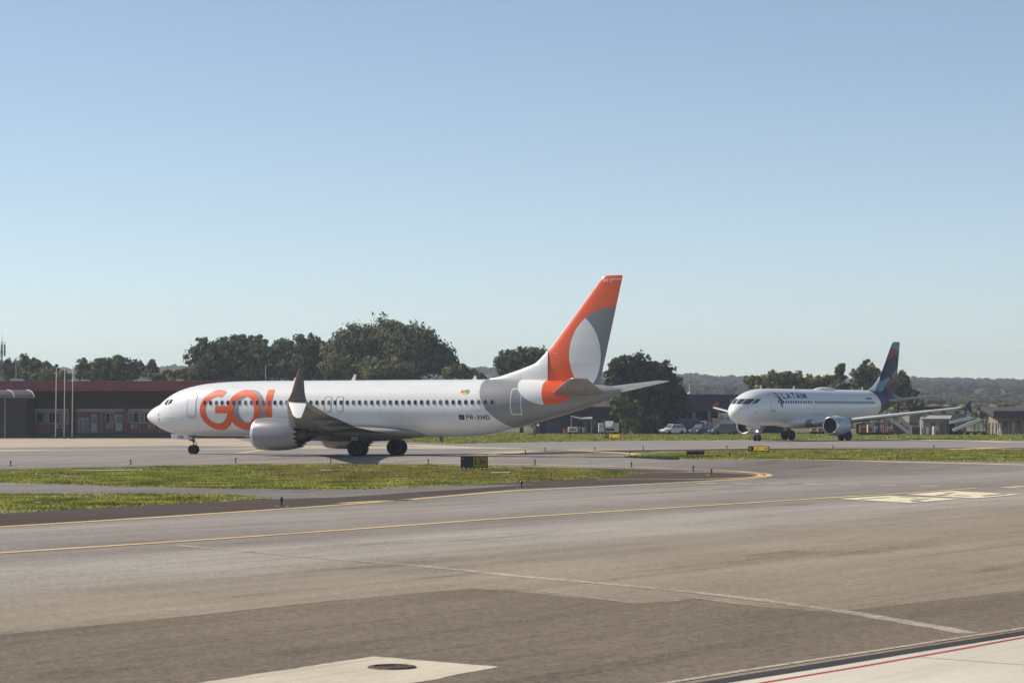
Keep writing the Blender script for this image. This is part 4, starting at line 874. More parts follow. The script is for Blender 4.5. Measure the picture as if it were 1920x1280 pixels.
# ------------------------------------------------------------------ trees
def leaves(centers, radii, per, size, squash=.75, out=None):
    n = len(centers)*per; c = np.repeat(centers, per, 0); r = np.repeat(radii, per)
    d = rng.normal(size=(n, 3)); d /= np.linalg.norm(d, axis=1)[:, None]; d[:, 2] *= squash
    p = c+d*(r*rng.random(n)**.45)[:, None]
    nn = d/np.linalg.norm(d, axis=1)[:, None]+(np.repeat(out, per, 0)*.8 if out is not None else 0)+rng.normal(size=(n, 3))*.45
    nn /= np.linalg.norm(nn, axis=1)[:, None]
    a = np.cross(nn, rng.normal(size=(n, 3))); a /= np.linalg.norm(a, axis=1)[:, None]; b = np.cross(nn, a)
    s = (size*(.6+.8*rng.random(n)))[:, None]
    return np.stack([p-a*s*.9, p+b*s*.55, p+a*s*.9, p-b*s*.55], 1).reshape(-1, 3)
def tree(px, depth, lobes, label, cat='tree', leaf='leaf_dark', name='tree', dens=1.0, leaf_size=.34, base_px=None, clump=1.0, group='trees behind the airfield'):
    """lobes: (photo x, photo y, radius in px, flatten) of the crown's masses at this depth"""
    k = depth/FPX; X0 = (px-960)*k; root = thing(name, label, cat, (X0, depth, 0), group=group)
    cs, rsx, od = [], [], []; tr = MB(); zmin = 1e9
    for i, (lx, ly, lr, fl) in enumerate(lobes):
        c = np.array([(lx-px)*k, (random.random()-.5)*lr*k*.9, CAMH-(ly-YH)*k]); r = lr*k
        r *= 1.13; nc = max(16, int(56*dens*(r/3.0)**2))
        d = rng.normal(size=(nc, 3)); d /= np.linalg.norm(d, axis=1)[:, None]
        rad = r*(.55+.47*rng.random(nc))
        p = c+d*np.array([1, 1, fl])*rad[:, None]; p[:, 2] = np.maximum(p[:, 2], .4)
        cs.append(p); od.append(d); rsx.append(np.clip(r*(.16+.20*rng.random(nc)), .4, 1.4)*clump)
        core = c+rng.normal(size=(max(4, nc//4), 3))*r*.33*np.array([1, 1, fl]); core[:, 2] = np.maximum(core[:, 2], .4); cs.append(core); od.append(np.zeros((len(core), 3))); rsx.append(np.full(len(core), min(max(r*.35, .5), 1.9)))
        zmin = min(zmin, c[2]-r*fl)
        lo = (c[0]*.12, c[1]*.12, max(.8, c[2]*.28)); tr.tube(lo, tuple(c), max(.10, r*.055), .05, 6, False)
        for _ in range(3):
            e = c+np.clip(rng.normal(size=3), -1.2, 1.2)*r*.38; tr.tube(tuple(c*.8+np.array(lo)*.2), tuple(e), .05+r*.012, .02, 5, False)
    H = max(l[1] for l in [(0, .8)]); tw = .10+.055*max(l[2] for l in lobes)*k
    tr.tube((0,0,-.1), (.0,0,max(1.2, zmin+1.0)), tw*1.25, tw*.8, 8)
    tr.build('trunk', M['bark'], root, smooth=True)
    cs = np.concatenate(cs); rsx = np.concatenate(rsx)
    raw('crown', leaves(cs, rsx, 26, leaf_size, out=np.concatenate(od)), 4, M[leaf], root)
    return root
TREES = [
 (430, 440, [(385,668,32,.8),(432,655,30,.85),(462,650,24,.8),(490,668,30,.8),(410,690,40,.6),(470,695,42,.6),(384,646,15,.9),(486,644,17,.9),(375,700,25,.6)], 'broad dark tree behind the terminal roof, above the big orange letters', 'leaf_dark'),
 (560, 455, [(535,660,24,.9),(575,652,26,.85),(605,655,22,.8),(560,685,38,.7),(600,690,32,.6),(525,690,26,.7),(628,688,30,.7),(505,676,24,.8),(640,668,26,.8),(518,660,18,.9)], 'rounded dark tree left of the largest crown', 'leaf_dark'),
 (735, 450, [(665,648,44,.8),(720,645,48,.80),(770,650,48,.75),(810,672,40,.7),(840,688,26,.7),(690,685,50,.6),(760,688,55,.5),(640,665,34,.8),(740,622,26,.6)], 'largest spreading tree with a domed crown behind the fuselage', 'leaf_dark'),
 (700, 425, [(655,700,20,.8),(685,694,24,.7),(720,692,24,.75),(752,690,18,.9),(630,690,26,.9),(700,706,30,.5)], 'lighter olive bush in front of the largest tree', 'leaf_olive'),
 (865, 430, [(845,700,13,.9),(862,696,14,.9),(882,702,14,.7),(900,708,12,.6)], 'small pale bush between the domed tree and the grey tail band', 'leaf_olive'),
 (978, 440, [(945,676,20,.8),(975,668,22,.75),(1005,672,24,.75),(1035,680,24,.8),(960,695,26,.7),(1010,705,34,.6)], 'rounded tree just in front of the orange fin', 'leaf_dark'),
 (1205, 405, [(1165,692,26,.9),(1200,690,28,.9),(1235,704,30,.9),(1250,735,36,.9),(1195,735,50,.8),(1230,775,40,.8),(1255,778,34,.9),(1160,715,22,.9),(1215,800,26,.6),(1262,800,20,.6)], 'big dark tree hanging to the ground behind the far tailplane', 'leaf_shaded'),
 (1172, 392, [(1165,765,18,1.0),(1178,785,17,1.0),(1160,748,16,.9),(1190,770,16,1.1),(1182,802,14,.8)], 'small leafy tree with sunlit leaves under the far tailplane', 'leaf_mid'),
 (48, 450, [(12,692,20,.9),(50,688,22,.9),(30,700,24,.8),(75,695,20,.8),(94,690,12,.8),(102,700,14,.8)], 'dark tree at the far left behind the antenna mast', 'leaf_dark'),
 (90, 435, [(50,706,14,.7),(85,704,18,.6),(115,706,16,.6),(70,710,20,.5)], 'low olive bush over the left end of the red roof', 'leaf_olive'),
 (200, 455, [(158,692,20,.9),(190,688,22,.85),(225,685,24,.75),(250,690,18,.8),(180,702,24,.7),(225,704,30,.6)], 'wide dark tree behind the three flagpoles', 'leaf_dark'),
 (283, 450, [(283,688,9,1.2),(276,698,11,1.0),(290,700,10,1.0)], 'narrow dark tree right of the flagpoles', 'leaf_dark'),
 (318, 435, [(292,708,11,.7),(312,704,13,.7),(335,702,13,.8),(352,704,14,.9),(325,711,16,.5)], 'low brownish bush above the airliner nose', 'leaf_olive'),
 (1475, 470, [(1415,716,18,.7),(1450,712,22,.7),(1485,712,22,.6),(1520,718,20,.6),(1545,718,18,.7),(1440,725,25,.5),(1500,726,30,.5)], 'long low tree behind the indigo-tailed airliner roof', 'leaf_mid'),
 (1580, 460, [(1577,690,8,1.0),(1574,704,11,1.0),(1582,718,14,1.0),(1572,730,14,.9)], 'slender tree standing left of the indigo fin', 'leaf_dark'),
 (1622, 455, [(1622,688,14,1.0),(1610,700,16,.9),(1632,704,18,.9),(1615,722,22,.8),(1640,725,22,.8)], 'dense bushy tree just left of the indigo fin', 'leaf_dark'),
 (1682, 460, [(1688,712,15,.9),(1690,730,18,.8),(1705,740,14,.8),(1670,722,20,.9)], 'dark tree behind the indigo fin', 'leaf_dark'),
 (1715, 520, [(1700,752,12,.7),(1722,757,11,.6),(1690,760,14,.6)], 'low bush behind the far tailplane tip', 'leaf_dark'),
 (1850, 520, [(1845,772,14,.7),(1862,776,13,.7),(1830,778,14,.7),(1880,764,10,.5)], 'low bush left of the dark roofed shed', 'leaf_dark'),
]
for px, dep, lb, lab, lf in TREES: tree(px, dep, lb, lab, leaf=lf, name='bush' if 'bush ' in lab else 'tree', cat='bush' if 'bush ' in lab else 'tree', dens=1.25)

# ------------------------------------------------------------------ terminal building on the left
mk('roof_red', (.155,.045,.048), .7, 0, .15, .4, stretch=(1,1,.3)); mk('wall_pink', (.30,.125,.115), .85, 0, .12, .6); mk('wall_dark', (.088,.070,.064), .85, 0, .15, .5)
mk('soffit', (.10,.095,.09), .9, 0, .1, .5); mk('frame_pale', (.50,.50,.53), .6, 0, .08, 2); mk('glass_dark', (.03,.032,.04), .15, 0, .25, .5, coat=.3); mk('curtain_red', (.12,.03,.03), .8, 0, .2, 2)
mk('door_white', (.55,.56,.66), .6, 0, .06, 2); mk('plinth', (.10,.10,.10), .9, 0, .2, 1); mk('canopy_sheet', (.13,.115,.115), .4, 0, .15, .8); mk('canopy_rib', (.62,.60,.58), .5, 0, .05, 1)
mk('pole_white', (.48,.48,.49), .5, 0, .06, 2); mk('mast_grey', (.16,.165,.17), .6, .2, .1, 2)
TY = 330.0; tb = thing('terminal_building', 'long low pink terminal with deep red roof fascia and dark overhang', 'building', (0, TY, 0))
X_ = lambda px, Y=TY: (px-960)*Y/FPX
xl, xr = X_(-450), X_(462)
zt, zb = A(0, 714, TY)[2], A(0, 733, TY)[2]
MB().box(xl, xr, -.15, .15, zb, zt).build('roof_fascia', M['roof_red'], tb, bevel=.03)
for k in range(28):
    x = xl+(xr-xl)*k/28
    MB().box(x+.02, x+(xr-xl)/28-.02, -.19, -.152, zb+.05, zt-.08).build('fascia_panel', M['roof_red'], tb)
MB().add([(xl,.1,zt-.05),(xr,.1,zt-.05),(xr,26,zt-.25),(xl,26,zt-.25),(xl,.1,zt-.25),(xr,.1,zt-.25),(xr,26,zt-.45),(xl,26,zt-.45)], [(0,1,2,3),(7,6,5,4),(0,4,5,1),(1,5,6,2),(2,6,7,3),(3,7,4,0)]).build('roof', M['roof_red'], tb)
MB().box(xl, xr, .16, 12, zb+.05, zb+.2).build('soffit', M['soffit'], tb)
WY = 12.0; wY = TY+WY
Zw = lambda py: A(0, py, wY)[2]; Xw = lambda px: X_(px, wY)
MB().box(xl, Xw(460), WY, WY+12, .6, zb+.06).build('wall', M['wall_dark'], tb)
MB().box(xl, Xw(460), WY-1.2, WY-.02, 0, .62).build('plinth', M['plinth'], tb)
def wallpanel(a, b, t, bt, m, nm, off=.06): return MB().box(Xw(a), Xw(b), WY-off, WY-off+.05, Zw(bt), Zw(t)).build(nm, m, tb)
wallpanel(37, 130, 767, 811, M['wall_pink'], 'wall_panel'); wallpanel(142, 234, 767, 811, M['wall_pink'], 'wall_panel'); wallpanel(239, 330, 767, 811, M['wall_pink'], 'wall_panel'); wallpanel(335, 455, 767, 811, M['wall_pink'], 'wall_panel')
for a, b in ((40, 129), (144, 232), (241, 330)):
    wallpanel(a, b, 766, 771.5, M['frame_pale'], 'lintel_band', .10)
def window_(a, b, t, bt, n, red=()):
    w = MB(); 
    f = thing  # noqa
    fr = MB().box(Xw(a), Xw(b), WY-.16, WY-.10, Zw(t)-.10, Zw(t)).box(Xw(a), Xw(b), WY-.18, WY-.10, Zw(bt), Zw(bt)+.12)
    for k in range(n+1):
        x = Xw(a)+(Xw(b)-Xw(a))*k/n; fr.box(x-.05, x+.05, WY-.157, WY-.10, Zw(bt)+.12, Zw(t)-.10)
    fr = fr.build('window', M['frame_pale'], tb)
    for k in range(n):
        x0 = Xw(a)+(Xw(b)-Xw(a))*k/n; x1 = Xw(a)+(Xw(b)-Xw(a))*(k+1)/n
        MB().box(x0+.05, x1-.05, WY-.13, WY-.115, Zw(bt)+.12, Zw(t)-.10).build('pane', M['curtain_red' if k in red else 'glass_dark'], fr)
window_(38, 68, 773, 794, 2, (1,)); window_(69, 94, 773, 794, 1); window_(94, 129, 773, 794, 2, (0,)); window_(198, 216, 773, 793, 2, (0,)); window_(240, 292, 773, 793, 5, (1, 3)); window_(294, 326, 773, 793, 3)
for a, b, t, bt, kind in ((147,166.5,783,812,'glass'), (171.5,182.5,777,809.5,'half'), (217,230,777,807,'half')):
    d = MB().box(Xw(a), Xw(b), WY-.2, WY-.12, Zw(bt), Zw(t)).build('door', M['door_white'], tb); h = Zw(t)-Zw(bt)
    if kind == 'glass':
        for u in (.06, .54): MB().box(Xw(a)+(Xw(b)-Xw(a))*u+.06, Xw(a)+(Xw(b)-Xw(a))*(u+.40)-.02, WY-.22, WY-.203, Zw(bt)+.12, Zw(t)-.18).build('door_glass', M['glass_dark'], d)
    else:
        MB().box(Xw(a)+.10, Xw(b)-.10, WY-.22, WY-.203, Zw(bt)+h*.50, Zw(t)-.22).build('door_glass', M['glass_dark'], d)
    MB().box(Xw(b)-.16, Xw(b)-.10, WY-.26, WY-.205, Zw(bt)+h*.42, Zw(bt)+h*.47).build('door_handle', M['mast_grey'], d)
for px in (36, 136, 236, 333): MB().box(Xw(px)-.2, Xw(px)+.2, WY-.35, WY-.07, .62, Zw(762)).build('pillar', M['wall_pink'], tb)
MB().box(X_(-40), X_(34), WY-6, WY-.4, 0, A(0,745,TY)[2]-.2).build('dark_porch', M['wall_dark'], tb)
for px in (62, 93, 190, 262, 300): MB().box(Xw(px)-.04, Xw(px)+.04, WY-.14, WY-.061, .62, Zw(767)).build('downpipe', M['frame_pale'], tb)
for px, py in ((52, 799), (112, 799), (206, 799), (252, 799), (284, 799)):
    ac = MB().box(Xw(px)-.4, Xw(px)+.4, WY-.42, WY-.062, Zw(py)-.28, Zw(py)+.28).build('air_conditioner', M['frame_pale'], tb, bevel=.03); MB().lathe([(-.01,0),(-.01,.2),(.01,.2),(.01,0)], (Xw(px)+.12, WY-.43, Zw(py)), 'y', 14).build('fan_grille', M['mast_grey'], ac)
for px, w_, h_ in ((20, 1.6, .5), (150, 1.0, .35), (258, 2.2, .28), (330, .8, .4)): MB().box(X_(px)-w_/2, X_(px)+w_/2, 4, 5.2, zt-.2, zt+h_*.6).build('roof_unit', M['frame_pale'], tb, bevel=.04)
# barrel canopy on the left end
cn = tag(thing('barrel_canopy', 'grey barrel vaulted canopy with pale ribs in front of the terminal', 'canopy', (0, TY-4, 0)))
cy = TY-4; zc0, zc1 = A(0, 745, cy)[2], A(0, 731, cy)[2]; x0, x1 = X_(-330, cy), X_(52, cy)
arc = [(x, z) for x, z in [(math.cos(R(a)), math.sin(R(a))) for a in range(0, 91, 15)]]
def can_ring(x, th=0): return [(x+c_[0]*1.15, -2.2+0*th, zc0+(zc1-zc0)*c_[1]) for c_ in arc]
for k in range(12):
    xa = x1-k*2.45; xb = xa-2.45
    vs = []; 
    for xx in (xb, xa):
        for c_ in arc: vs.append((xx+1.2*c_[0] if True else xx, -.6-1.6*c_[0], zc0+(zc1-zc0)*c_[1]))
    n = len(arc); MB().add(vs, [(i, i+1, n+i+1, n+i) for i in range(n-1)]).build('canopy_panel', M['canopy_sheet'], cn, smooth=True, fix=False)
    rb = MB()
    for i in range(n-1): rb.beam(Vector(vs[n+i])+Vector((0,-.03,.03)), Vector(vs[n+i+1])+Vector((0,-.03,.03)), .10, .08)
    rb.build('canopy_rib', M['canopy_rib'], cn)
    if k % 3 == 1: MB().tube((xa, -1.9, 0), (xa, -1.9, zc0), .09).build('canopy_post', M['mast_grey'], cn)
MB().beam((x0+1.2,-2.2,zc0), (x1+1.2,-2.2,zc0), .12, .14).build('canopy_beam', M['mast_grey'], cn)
# flagpoles, masts
FY = 322.0
for px, pt, lab in ((104,692,'left flagpole of three in front of the terminal'),(120,690,'middle flagpole of three in front of the terminal'),(135,689,'right flagpole of three in front of the terminal')):
    X = X_(px, FY); h = A(0, pt, FY)[2]; r = thing('flagpole', 'bare white '+lab, 'flagpole', (X, FY, 0), group='flagpoles by the terminal')
    MB().tube((0,0,0), (.12,0,h), .065, .04, 10).build('pole', M['pole_white'], r, smooth=True); MB().lathe([(0,0),(.05,.08),(.12,.09),(.18,.05),(.2,0)], (.12,0,h), 'z', 10).build('finial', M['pole_white'], r, smooth=True); MB().lathe([(0,.22),(.15,.22),(.16,.12)], (0,0,0), 'z', 12).build('base', M['plinth'], r)
AM = 440.0; r = thing('antenna_mast', 'slim telecom mast with panel antennas at the left edge', 'mast', (X_(3, AM), AM, 0)); h = A(0, 626, AM)[2]
lm = MB()
for a in range(3): lm.tube((.5*math.cos(a*2.09), .5*math.sin(a*2.09), 0), (.12*math.cos(a*2.09), .12*math.sin(a*2.09), h-2.6), .05, n=6)
for k in range(int(h/1.2)):
    u = k*1.2/h; rr = .5-.38*u; u2 = (k+1)*1.2/h; r2 = .5-.38*u2
    for a in range(3): lm.tube((rr*math.cos(a*2.09), rr*math.sin(a*2.09), k*1.2), (r2*math.cos((a+1)*2.09), r2*math.sin((a+1)*2.09), min((k+1)*1.2, h-2.6)), .025, n=5)
lm.build('lattice', M['mast_grey'], r); MB().tube((.1,0,h-3.2), (.1,0,h), .06, .02).build('lightning_rod', M['mast_grey'], r)
for dx, z in ((-.35,h-2.6),(.55,h-2.5),(.1,h-2.4)): MB().box(dx-.14,dx+.14,-.3,-.1,z-1.2,z+.8).build('panel_antenna', M['mast_grey'], r, bevel=.03)
MB().tube((-.6,0,h-1.4), (.75,0,h-1.4), .04).tube((-.6,0,h-3.0), (.75,0,h-3.0), .04).build('antenna_bracket', M['mast_grey'], r)
MB().lathe([(-.2,.05),(-.15,.35),(0,.42),(.02,.0)], (-.25,-.35,h-5.2), 'y', 16).build('dish', M['mast_grey'], r)
for px, pt, Y, lab in ((30,671,400,'thin pale lamp pole rising behind the left end of the red roof'),(498,685,400,'thin lamp pole rising behind the white fuselage')):
    r = thing('lamp_pole', lab, 'lamp pole', (X_(px, Y), Y, 0)); h = A(0, pt, Y)[2]
    MB().tube((0,0,0), (0,0,h), .09, .05, 8).build('pole', M['pole_white'], r); MB().beam((0,0,h-.02), (.7,0,h+.12), .07, .06).box(.45,1.0,-.12,.12,h+.08,h+.2).build('lamp_head', M['pole_white'], r)
LY = 520.0; r = thing('floodlight_mast', 'white mast with a round crown of floodlights above the dark hangar', 'mast', (X_(1293, LY), LY, 0)); h = A(0, 712, LY)[2]
MB().tube((0,0,0), (0,0,h), .16, .11, 10).build('pole', M['pole_white'], r); MB().lathe([(-.15,.4),(-.1,.72),(.05,.75),(.12,.45),(.12,0)], (0,0,h), 'z', 18).build('crown_ring', M['pole_white'], r, smooth=True)
for k in range(8): MB().box(-.13+.85*math.cos(k*.785),.13+.85*math.cos(k*.785),-.13+.85*math.sin(k*.785),.13+.85*math.sin(k*.785),h-.1,h+.16).build('floodlight', M['frame_pale'], r)
MB().lathe([(0,.0),(.0,.4),(.4,.42),(.6,.3),(.7,0)], (0,0,A(0,739,LY)[2]-.2), 'z', 14).build('lower_collar', M['pole_white'], r, smooth=True)

# ------------------------------------------------------------------ hangar, workshop and parked things in the middle distance
mk('hangar_indigo', (.040,.034,.060), .7, 0, .2, .4, stretch=(1,1,.2)); mk('hangar_dark', (.022,.021,.024), .9, 0, .2, .4); mk('hangar_blue', (.035,.055,.11), .6, 0, .2, .5)
mk('workshop_wall', (.030,.028,.030), .8, 0, .25, .4); mk('roof_tin', (.42,.36,.32), .5, 0, .2, .8); mk('tin_grey', (.20,.19,.18), .6, 0, .2, .6); mk('roof_dark', (.06,.05,.048), .8, 0, .2, .5)
mk('car_blue', (.030,.055,.085), .25, 0, .1, 1, coat=.6); mk('car_white', (.70,.70,.68), .3, 0, .05, 1, coat=.5); mk('car_glass', (.10,.115,.13), .08, 0, 0, coat=.5); mk('car_trim', (.03,.03,.03), .6, 0, .1, 2)
mk('truck_white', (.66,.64,.60), .5, 0, .12, .7); mk('crate_wood', (.36,.22,.12), .8, 0, .25, 2); mk('crate_load', (.55,.46,.36), .8, 0, .2, 2); mk('text_blue', (.10,.14,.32), .6, 0, 0)
mk('wall_cream', (.22,.20,.14), .85, 0, .15, .5); mk('wall_white', (.50,.47,.43), .85, 0, .12, .5); mk('brick_red', (.11,.055,.05), .9, 0, .3, .8); mk('stair_grey', (.52,.51,.54), .6, 0, .15, 1.2); mk('stair_cream', (.56,.50,.36), .6, 0, .15, 1.2)
mk('cart_red', (.15,.05,.045), .6, 0, .2, 1); mk('cart_blue', (.08,.10,.20), .6, 0, .2, 1); mk('bag_beige', (.48,.38,.28), .8, 0, .2, 2); mk('hut_white', (.29,.26,.26), .8, 0, .12, 1); mk('post_wood', (.12,.08,.06), .9, 0, .25, 2)
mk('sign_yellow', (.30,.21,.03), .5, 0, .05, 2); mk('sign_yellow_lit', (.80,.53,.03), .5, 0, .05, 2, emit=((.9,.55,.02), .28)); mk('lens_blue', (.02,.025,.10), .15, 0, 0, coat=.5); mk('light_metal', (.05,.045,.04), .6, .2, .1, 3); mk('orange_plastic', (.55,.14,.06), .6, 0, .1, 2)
XY = lambda px, Y: ((px-960)*Y/FPX, Y)
def zz(py, Y): return CAMH-(py-YH)*Y/FPX
HY = 425.0
hg = thing('hangar', 'long dark indigo hangar with an open black front behind the airliner nose', 'building', (0, HY, 0)); hx0, hx1 = XY(1225, HY)[0], XY(1500, HY)[0]
MB().box(hx0, hx1, 0, .4, zz(772, HY), zz(739, HY)).build('fascia', M['hangar_indigo'], hg, bevel=.04)
for k in range(14):
    a = hx0+(hx1-hx0)*k/14; MB().box(a+.04, a+(hx1-hx0)/14-.04, -.06, -.003, zz(770, HY), zz(741, HY)).build('fascia_panel', M['hangar_indigo'], hg)
MB().add([(hx0,.1,zz(739,HY)),(hx1,.1,zz(739,HY)),(hx1,22,zz(739,HY)-.3),(hx0,22,zz(739,HY)-.3)], [(0,1,2,3)]).build('roof', M['roof_dark'], hg)
MB().box(hx0, hx1, 14, 14.4, 0, zz(741, HY)).build('back_wall', M['hangar_dark'], hg); MB().box(hx0, hx0+.4, .4, 14, 0, zz(741, HY)).build('side_wall', M['hangar_dark'], hg)
for px in (1286, 1301, 1330, 1365, 1420): x = XY(px, HY)[0]; MB().box(x-.25, x+.25, .02, .5, 0, zz(772.5, HY)).build('column', M['tin_grey'], hg)
me = text_mesh('IL', 1.1)
for v in me.vertices: v.co = (XY(1369.5, HY)[0]+v.co.x*.75, -.075-v.co.z, zz(757, HY)+v.co.y)
me.materials.append(M['wall_white']); obj('lettering', me, hg)
for px0, px1, Y, top, lab, m_ in ((1000, 1180, 418, 764, 'low dark workshop behind the tail cone', 'workshop_wall'),):
    w = thing('workshop', lab, 'building', (0, Y, 0)); a, b = XY(px0, Y)[0], XY(px1, Y)[0]; h = zz(top, Y)
    MB().box(a, b, 0, 9, 0, h).build('wall', M[m_], w); MB().add([(a-.4,-.6,h+.02),(b+.4,-.6,h+.02),(b+.4,9.4,h+.9),(a-.4,9.4,h+.9),(a-.4,-.6,h+.16),(b+.4,-.6,h+.16),(b+.4,9.4,h+1.04),(a-.4,9.4,h+1.04)], [(3,2,1,0),(4,5,6,7),(0,1,5,4),(1,2,6,5),(2,3,7,6),(3,0,4,7)]).build('roof', M['roof_dark'], w)
    for q0, q1, t in ((1024, 1034, 789), (1035, 1044, 789), (1045, 1049, 788)): MB().box(XY(q0, Y)[0], XY(q1, Y)[0], -.08, -.003, .05, zz(t, Y)).build('sliding_door', M['hangar_blue'], w)
    for q in (1095, 1112, 1128): MB().box(XY(q, Y)[0], XY(q+7, Y)[0], -.06, -.003, 1.1, 2.2).build('window', M['glass_dark'], w)
# lean-to roof panel, bins and generator under the tail
Y = 402.0; r = thing('lean_to_roof', 'pale tilted sheet roof on thin posts under the grey tail', 'shelter', (XY(1090, Y)[0], Y, 0))
MB().add([(-1.6,-1,zz(781,Y)),(.0,-1.2,zz(786.6,Y)),(1.7,-1,zz(785.5,Y)),(1.7,1.4,zz(785.5,Y)+.3),(.0,1.4,zz(785,Y)),(-1.6,1.4,zz(780,Y))]+[(-1.6,-1,zz(781,Y)+.08),(.0,-1.2,zz(786.6,Y)+.22),(1.7,-1,zz(785.5,Y)+.08),(1.7,1.4,zz(785.5,Y)+.38),(.0,1.4,zz(785,Y)+.2),(-1.6,1.4,zz(780,Y)+.08)],
         [(0,1,4,5),(1,2,3,4),(6,7,10,11),(7,8,9,10),(0,6,7,1),(1,7,8,2),(2,8,9,3),(0,5,11,6)]).build('roof_sheet', M['roof_tin'], r)
for x, y in ((-1.5,-.9),(1.6,-.9),(-1.5,1.3),(1.6,1.3)): MB().tube((x,y,0), (x,y,zz(783,Y)), .05, n=6).build('post', M['tin_grey'], r)
def unit(name, px0, px1, Y, top, lab, cat, m, panels=(), wheels=True, depth=1.6):
    a, b = XY(px0, Y)[0], XY(px1, Y)[0]; c = (a+b)/2; w = b-a; h = zz(top, Y); r = thing(name, lab, cat, (c, Y, 0))
    z0 = .35 if wheels else .02
    MB().box(-w/2, w/2, -depth/2, depth/2, z0, h).build('body', M[m], r, bevel=.05)
    for u0, u1, v0, v1, pm in panels: MB().box(-w/2+w*u0, -w/2+w*u1, -depth/2-.04, -depth/2-.003, z0+(h-z0)*v0, z0+(h-z0)*v1).build('panel', M[pm], r)
    if wheels:
        for x in (-w*.32, w*.32):
            for y in (-depth*.42, depth*.42): wheel(x, y, .26, .26, .16, r, M['tyre'], M['rim'], 14)
    return r
unit('generator_cart', 1065, 1083, 396, 800, 'white box cart on wheels under the grey tail', 'cart', 'truck_white', ((.2,.8,.3,.6,'tin_grey'),(.05,.95,.88,.94,'tin_grey')))
unit('pallet_load', 1086, 1100, 397, 801, 'low stack of grey boxes beside the white cart', 'boxes', 'tin_grey', ((.05,.3,.1,.9,'workshop_wall'),(.4,.62,.3,.95,'truck_white'),(.7,.95,.1,.6,'wall_cream')), False)
unit('orange_bin', 1056, 1063, 395, 804, 'small orange bin left of the white box cart', 'bin', 'orange_plastic', ((.1,.9,.8,.95,'cart_red'),), False, .5)
k = unit('service_kiosk', 1122, 1160, 398, 793, 'white service trailer with a raised flap behind the yellow sign', 'trailer', 'truck_white', ((.28,.34,0,1,'black_paint'),(.36,.78,.16,.42,'black_paint'),(.36,.9,.90,.97,'tin_grey'),(.05,.24,.6,.66,'tin_grey')))
MB().add([(-.55,-.9,2.0),(.75,-.9,2.0),(.35,-1.5,1.15),(-.55,-1.5,1.15),(-.55,-.86,2.02),(.75,-.86,2.02),(.35,-1.46,1.13),(-.55,-1.46,1.13)], [(0,1,2,3),(7,6,5,4),(0,4,5,1),(1,5,6,2),(2,6,7,3),(3,7,4,0)]).build('raised_flap', M['car_white'], k)
r = thing('tow_bar_rack', 'pale triangular frame standing in the grass under the rear fuselage', 'rack', (*XY(1000, 392), 0))
MB().add([(-.6,0,1.45),(.35,0,1.5),(.25,0,.3),(-.6,.1,1.45),(.35,.1,1.5),(.25,.1,.3)], [(0,1,2),(5,4,3),(0,3,4,1),(1,4,5,2),(2,5,3,0)]).build('panel', M['hut_white'], r)
MB().tube((-.6,.05,0), (-.55,.05,1.45), .04, n=6).tube((.35,.05,0), (.35,.05,1.5), .04, n=6).build('legs', M['tin_grey'], r); MB().lathe([(-.2,0),(-.15,.15),(0,.22),(.15,.15),(.2,0)], (.75,0,1.4), 'z', 12).build('white_drum', M['car_white'], r, smooth=True); MB().tube((.75,0,0), (.75,0,1.25), .04, n=6).build('drum_post', M['tin_grey'], r)
b = MB().box(-.75,.75,-.15,.15,.05,.16); b.build('low_beam', M['car_trim'], r)
def car(px, Y, rz, m, lab, L_=4.3, W_=1.75, H_=1.55, hood=.24, tail=.08, name='parked_car'):
    r = thing(name, lab, 'car', (*XY(px, Y), 0), rz, 'vehicles parked by the hangar'); h1 = H_*.58
    prof = [(-L_/2,.42),(-L_/2+.05,h1*.82),(-L_/2+L_*hood*.9,h1*1.02),(L_/2-.12,h1*1.04),(L_/2,h1*.8),(L_/2-.02,.40),(L_/2-.3,.26),(-L_/2+.3,.26)]
    MB().rings([[(x, s*W_/2*(.94 if abs(s) == 1 else 1), z) for x, z in prof] for s in (-1, -.9, .9, 1)]).build('body', M[m], r, smooth=True, sharp=35)
    a, b_, c, d = -L_/2+L_*hood, -L_/2+L_*(hood+.17), L_/2-L_*tail-.25, L_/2-L_*tail*.4
    cab = [[(a, s*W_*.46, h1), (d, s*W_*.46, h1), (c, s*W_*.38, H_), (b_, s*W_*.38, H_)] for s in (-1, 1)]
    MB().rings(cab).build('cabin', M[m], r, bevel=.04)
    for s in (-1, 1):
        for u0, u1 in ((.06, .36), (.39, .66), (.69, .94)):
            f = lambda u, v: ((a+(d-a)*u)*(1-v)+(b_+(c-b_)*u)*v, s*(W_*.46*(1-v)+W_*.38*v+.012), h1*(1-v)+H_*v)
            MB().add([f(u0,.15), f(u1,.15), f(u1,.86), f(u0,.86)], [(0,1,2,3)]).build('side_window', M['car_glass'], r, fix=False)
    for x0, x1, sg in ((a, b_, -1), (d, c, 1)):
        g = lambda u, v: (x0*(1-v)+x1*v+sg*.015, W_*(.46*(1-v)+.38*v)*u, h1*(1-v)+H_*v+.01)
        MB().add([g(-.9,.14), g(.9,.14), g(.88,.88), g(-.88,.88)], [(0,1,2,3)]).build('windscreen', M['car_glass'], r, fix=False)
    for x in (-L_*.31, L_*.30):
        for y in (-W_*.44, W_*.44): wheel(x, y, .32, .32, .2, r, M['tyre'], M['rim'], 16)
    for s in (-1, 1):
        MB().box(-L_/2-.02,-L_/2+.06,s*W_*.36-.18,s*W_*.36+.18,h1*.62,h1*.8).build('headlight', M['frame_pale'], r); MB().box(L_/2-.06,L_/2+.01,s*W_*.4-.12,s*W_*.4+.12,h1*.62,h1*.9).build('tail_light', M['cart_red'], r)
    MB().box(-L_/2-.04,-L_/2+.08,-W_*.45,W_*.45,.34,.52).build('bumper', M['car_trim'], r)
    return r
car(1261, 397, R(35), 'car_white', 'white car parked in the shade beneath the dark tree', 4.0)
